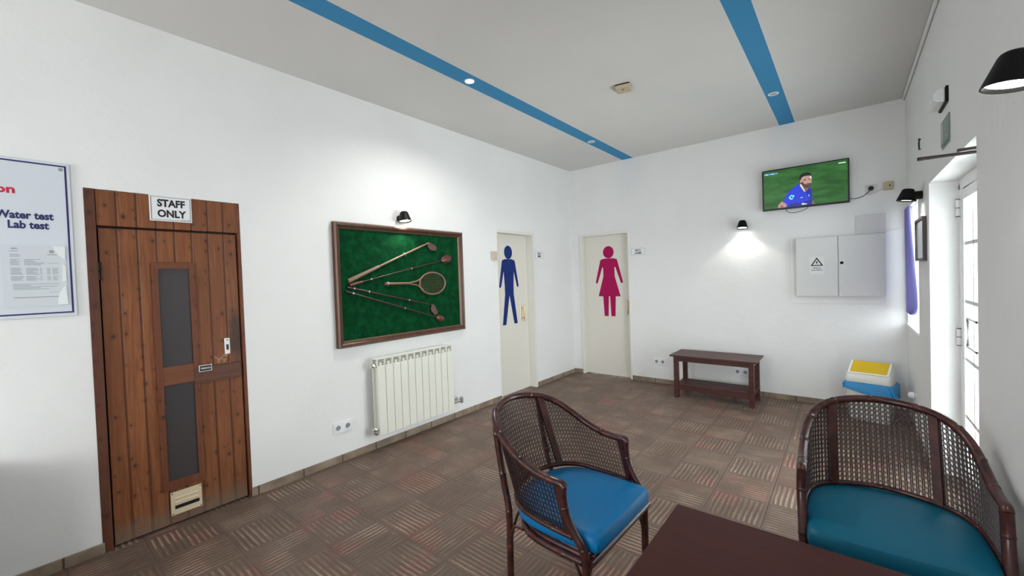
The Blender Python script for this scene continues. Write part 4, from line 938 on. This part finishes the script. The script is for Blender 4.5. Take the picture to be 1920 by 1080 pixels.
# resample the plan by arc length of the top rail
PH = [-PI/2+PI*k/2000 for k in range(2001)]; acc = [0.0]; prev = plan(PH[0], DP, WD)
for q in PH[1:]:
    cur = plan(q, DP, WD); acc.append(acc[-1]+math.hypot(cur[0]-prev[0], cur[1]-prev[1])); prev = cur
LEN = acc[-1]
import bisect
def ph_at(s_):
    s_ = min(max(s_, 0), LEN); i = min(bisect.bisect_left(acc, s_), 2000)
    if i == 0: return PH[0]
    return PH[i-1]+(PH[i]-PH[i-1])*(s_-acc[i-1])/max(acc[i]-acc[i-1], 1e-9)
def zlow(ph): return 0.462+0.030*max(math.cos(ph), 0)**0.6
def surf(s_, z, off=0.0):
    ph = ph_at(s_); zl, zt = zlow(ph), zrail(ph); t_ = (z-zl)/(zt-zl)
    D = 0.405+(DP-0.405)*t_; Wd_ = 0.268+(WD-0.268)*t_; x0 = 0.045*(1-t_)
    x, y = plan(ph, D, Wd_, x0)
    if off:
        e = 0.004; a = plan(ph_at(s_-e), D, Wd_, x0); b_ = plan(ph_at(s_+e), D, Wd_, x0); tx, ty = b_[0]-a[0], b_[1]-a[1]; l_ = math.hypot(tx, ty) or 1
        x += -(-ty/l_)*off*-1; y += -(tx/l_)*off*-1
    return Vector((x, y, z))
def bamboo(mb, pts, r, nodes=0.13, seg=12, **kw):
    P = [Vector(p_) for p_ in pts]; out = []; rs = []; d = 0; nxt = nodes*0.5
    # densify
    Q = []
    for i in range(len(P)-1):
        n_ = max(1, int((P[i+1]-P[i]).length/0.012))
        for k in range(n_): Q.append(P[i].lerp(P[i+1], k/n_))
    Q.append(P[-1])
    for i, p_ in enumerate(Q):
        if i: d += (Q[i]-Q[i-1]).length
        if d >= nxt and 0 < i < len(Q)-1:
            t_ = (Q[i+1]-Q[i-1]).normalized()
            for dd, k in ((-0.005, 1.0), (-0.002, 1.11), (0.002, 1.11), (0.005, 1.0)): out.append(p_+t_*dd); rs.append(r*k)
            nxt += nodes
        else: out.append(p_); rs.append(r)
    return mb.tube(out, rs, seg, **kw)
def catmull(P, n_=8):
    P = [Vector(p_) for p_ in P]; out = []
    for i in range(len(P)-1):
        a, b_, c_, d_ = P[max(i-1, 0)], P[i], P[i+1], P[min(i+2, len(P)-1)]
        for k in range(n_):
            t_ = k/n_; out.append(0.5*((2*b_)+(c_-a)*t_+(2*a-5*b_+4*c_-d_)*t_*t_+(3*b_-a-3*c_+d_)*t_**3))
    return out+[P[-1]]
def cane_mesh(off, phase, pitch):
    mb = MB(); nS = int(LEN/pitch)
    def strand(pts, r):
        run = []
        for s_, z in pts+[(None, None)]:
            ok = s_ is not None and 0.012 < s_ < LEN-0.012
            if ok:
                ph = ph_at(s_); ok = zlow(ph)-0.002 <= z <= zrail(ph)+0.002
            if ok: run.append(surf(s_, z, off))
            else:
                if len(run) > 1: mb.tube(run, r, 4, caps=False, flat=0.45)
                run = []
    z0 = 0.455; nZ = int(0.40/pitch)+1; R_ = 0.0018
    for i in range(nS+1):
        for e in (-0.16, 0.16): strand([((i+phase+e)*pitch, z0+k*pitch*0.5) for k in range(2*nZ+1)], R_)
    for k in range(nZ+1):
        for e in (-0.16, 0.16): strand([(i*pitch*0.75, z0+(k+phase+e)*pitch) for i in range(int(nS/0.75)+2)], R_)
    for d in range(-nZ, nS+1):
        strand([((d+k+phase+0.5)*pitch, z0+(k+phase)*pitch) for k in range(-1, nZ+2)], R_*0.85)
        strand([((d+nZ-k+phase+0.5)*pitch, z0+(k+phase)*pitch) for k in range(-1, nZ+2)], R_*0.85)
    return mb
def barrel_chair(label):
    t_ = thing('barrel_armchair', (0, 0, 0), label, 'armchair', 'cane barrel armchairs')
    rail = [Vector((*plan(q, DP, WD), zrail(q))) for q in [ph_at(LEN*k/90) for k in range(91)]]
    # arm tips run a little forward and end in a rounded knob
    e0 = [Vector((0.018, rail[0].y, ZA-0.012)), Vector((0.012, rail[0].y, ZA-0.003))]; e1 = [Vector((0.012, rail[-1].y, ZA-0.003)), Vector((0.018, rail[-1].y, ZA-0.012))]
    mb = MB(); bamboo(mb, e0+rail+e1, 0.0165, 0.15, 14); mb.build('top_rail', 'lacquer', t_, smooth=True)
    low = []
    for k in range(61):
        q = ph_at(LEN*k/60); x, y = plan(q, 0.405, 0.270, 0.045); low.append(Vector((x, y, zlow(q)-0.004)))
    mb = MB(); bamboo(mb, low, 0.0115, 0.16, 12); mb.build('lower_rail', 'lacquer', t_, smooth=True)
    cane_mesh(0.0, 0.0, 0.0186).build('cane_panel', 'cane', t_)
    # seat ring: U plus straight front
    ring = []
    for k in range(61):
        q = ph_at(LEN*k/60); x, y = plan(q, 0.405, 0.262, 0.085); ring.append(Vector((x, y, 0.372)))
    mb = MB(); bamboo(mb, ring, 0.0155, 0.17, 12); mb.tube([ring[0]+Vector((0.032, 0, 0.006)), ring[-1]+Vector((0.032, 0, 0.006))], 0.0155, 12); mb.build('seat_rail', 'lacquer', t_, smooth=True)
    mb = MB(); inner_ = [Vector((p_.x*0.97+0.006, p_.y*0.96, 0.392)) for p_ in ring]; mb.tube(inner_+[inner_[-1]+Vector((0.02, -0.01, 0)), inner_[0]+Vector((0.02, 0.01, 0))], 0.010, 8, closed=True)
    mb.build('seat_frame', 'lacquer', t_, smooth=True)
    # cushion
    def cush(D, Wd_, fx, z, n_=48):
        out = []
        for k in range(n_+1):
            q = ph_at(LEN*k/n_); x, y = plan(q, D, Wd_, 0.0); out.append([x, y, z])
        # widen a little to the front corners, then round them
        y1 = out[-1][1]; y0 = out[0][1]
        c_ = [[0.04, y1*0.985, z], [fx-0.035, y1*0.965, z], [fx-0.010, y1*0.94, z], [fx, y1*0.86, z], [fx+0.003, y1*0.5, z], [fx+0.004, 0, z], [fx+0.003, y0*0.5, z], [fx, y0*0.86, z], [fx-0.010, y0*0.94, z], [fx-0.035, y0*0.965, z], [0.04, y0*0.985, z]]
        return [tuple(q) for q in out+c_]
    loops = [cush(0.34, 0.225, 0.115, 0.395), cush(0.365, 0.245, 0.138, 0.399), cush(0.378, 0.256, 0.150, 0.412), cush(0.380, 0.258, 0.153, 0.430), cush(0.378, 0.256, 0.151, 0.455), cush(0.368, 0.247, 0.142, 0.470), cush(0.345, 0.228, 0.120, 0.476), [( -0.12+(x+0.12)*0.72, y*0.70, 0.4815) for x, y, z in cush(0.345, 0.228, 0.120, 0)], [(-0.12+(x+0.12)*0.35, y*0.33, 0.4835) for x, y, z in cush(0.345, 0.228, 0.120, 0)]]
    loft(loops, Matrix.Identity(4)).build('cushion', 'vinyl', t_, smooth=True)['label'] = 'blue vinyl cushion'
    for s_ in (-1, 1):
        # front leg sweeps up from the floor and back to the arm tip
        post = catmull([(0.010, s_*0.273, ZA-0.008), (0.010, s_*0.275, 0.600), (0.022, s_*0.274, 0.540), (0.052, s_*0.271, 0.480), (0.088, s_*0.268, 0.430), (0.100, s_*0.266, 0.380), (0.100, s_*0.266, 0.30), (0.098, s_*0.268, 0.10), (0.096, s_*0.270, 0.0)])
        mb = MB(); bamboo(mb, post, 0.0165, 0.16, 14); mb.build('leg', 'lacquer', t_, smooth=True)
        q = math.asin((0.170/0.273)**(1/E2)); x, y = plan(q, DP, WD)
        rear = catmull([(x-0.004, s_*0.170, zrail(q)-0.006), (x+0.012, s_*0.172, 0.68), (-0.385, s_*0.176, 0.50), (-0.355, s_*0.182, 0.38), (-0.350, s_*0.188, 0.20), (-0.352, s_*0.192, 0.0)])
        mb = MB(); bamboo(mb, rear, 0.0155, 0.17, 14); mb.build('leg', 'lacquer', t_, smooth=True)
        # flat stile inside the cane at each rear leg
        sl_ = (LEN/2) + s_*0.185*1.0; mb = MB(); vs = []; fs = []
        for k in range(13):
            ph = ph_at(sl_); z = zlow(ph)+(zrail(ph)-zlow(ph))*k/12
            for e, o_ in ((-0.017, 0.010), (0.017, 0.010), (0.017, -0.012), (-0.017, -0.012)): vs.append(surf(sl_+e, z, o_))
        for k in range(12):
            for e in range(4): f_ = (e+1) % 4; fs.append((k*4+e, k*4+f_, (k+1)*4+f_, (k+1)*4+e))
        mb.add(vs, fs); mb.build('back_stile', 'lacquer', t_)
        # flat stile at the front edge of the cane
        vs = []; fs = []; mb = MB(); b0 = LEN/2 + s_*(LEN/2-0.014)
        for k in range(13):
            ph = ph_at(b0); z = zlow(ph)+(zrail(ph)-zlow(ph))*k/12
            for e, o_ in ((-0.016, 0.007), (0.013, 0.007), (0.013, -0.009), (-0.016, -0.009)): vs.append(surf(b0+e, z, o_))
        for k in range(12):
            for e in range(4): f_ = (e+1) % 4; fs.append((k*4+e, k*4+f_, (k+1)*4+f_, (k+1)*4+e))
        mb.add(vs, fs); mb.build('arm_stile', 'lacquer', t_)
        # curved braces under the rail
        for pa, pb, pcn in (((0.098, s_*0.262, 0.235), (0.055, s_*0.262, 0.345), (-0.03, s_*0.258, 0.362)), ((0.098, s_*0.258, 0.235), (0.096, s_*0.225, 0.335), (0.092, s_*0.130, 0.366)),
                            ((-0.345, s_*0.190, 0.235), (-0.300, s_*0.215, 0.340), (-0.230, s_*0.232, 0.366)), ((-0.352, s_*0.180, 0.235), (-0.350, s_*0.130, 0.340), (-0.345, s_*0.06, 0.366))):
            mb = MB().tube(catmull([pa, pb, pcn], 7), 0.0065, 8); mb.build('brace', 'lacquer', t_, smooth=True)
    return t_
A = barrel_chair('cane barrel armchair with bright blue cushion left of the table')
Bc = copy_tree(A); Bc['label'] = 'cane barrel armchair with teal-blue cushion beside the right wall'
for ch in A.children:
    if ch.name.startswith('cushion'): ch.scale = (0.93, 0.985, 1.0)
for ch in Bc.children:
    if ch.name.startswith('cushion'):
        ch.scale = (1.03, 1.025, 1.0)
        ch.data = ch.data.copy(); ch.data.materials[0] = M['vinyl_teal']; ch['label'] = 'teal-blue vinyl cushion'
A.location = (2.368, -3.850, 0); A.rotation_euler = (0, 0, -0.029)
Bc.location = (3.351, -3.430, 0); Bc.rotation_euler = (0, 0, -1.536)

# ------------------------------------------------------------------ table
tb = thing('table', (3.14, -4.22, 0), 'dark reddish brown table in the foreground between the armchairs', 'table')
TXa, TXb, TYa, TYb, TZ = 2.705, 3.565, -4.62, -3.822, 0.550
box_part('tabletop', (TXa, TYa, TZ-0.028), (TXb, TYb, TZ), 'table', tb, 0.003)
for sx in (TXa+0.05, TXb-0.10):
    for sy in (TYa+0.05, TYb-0.10): box_part('leg', (sx, sy, 0), (sx+0.05, sy+0.05, TZ-0.028), 'table', tb, 0.003)
mb = MB().box((TXa+0.10, TYb-0.085, TZ-0.10), (TXb-0.10, TYb-0.065, TZ-0.028)).box((TXa+0.10, TYa+0.065, TZ-0.10), (TXb-0.10, TYa+0.085, TZ-0.028)).box((TXa+0.065, TYa+0.10, TZ-0.10), (TXa+0.085, TYb-0.10, TZ-0.028)).box((TXb-0.085, TYa+0.10, TZ-0.10), (TXb-0.065, TYb-0.10, TZ-0.028))
mb.build('apron', 'table', tb, 0.002)
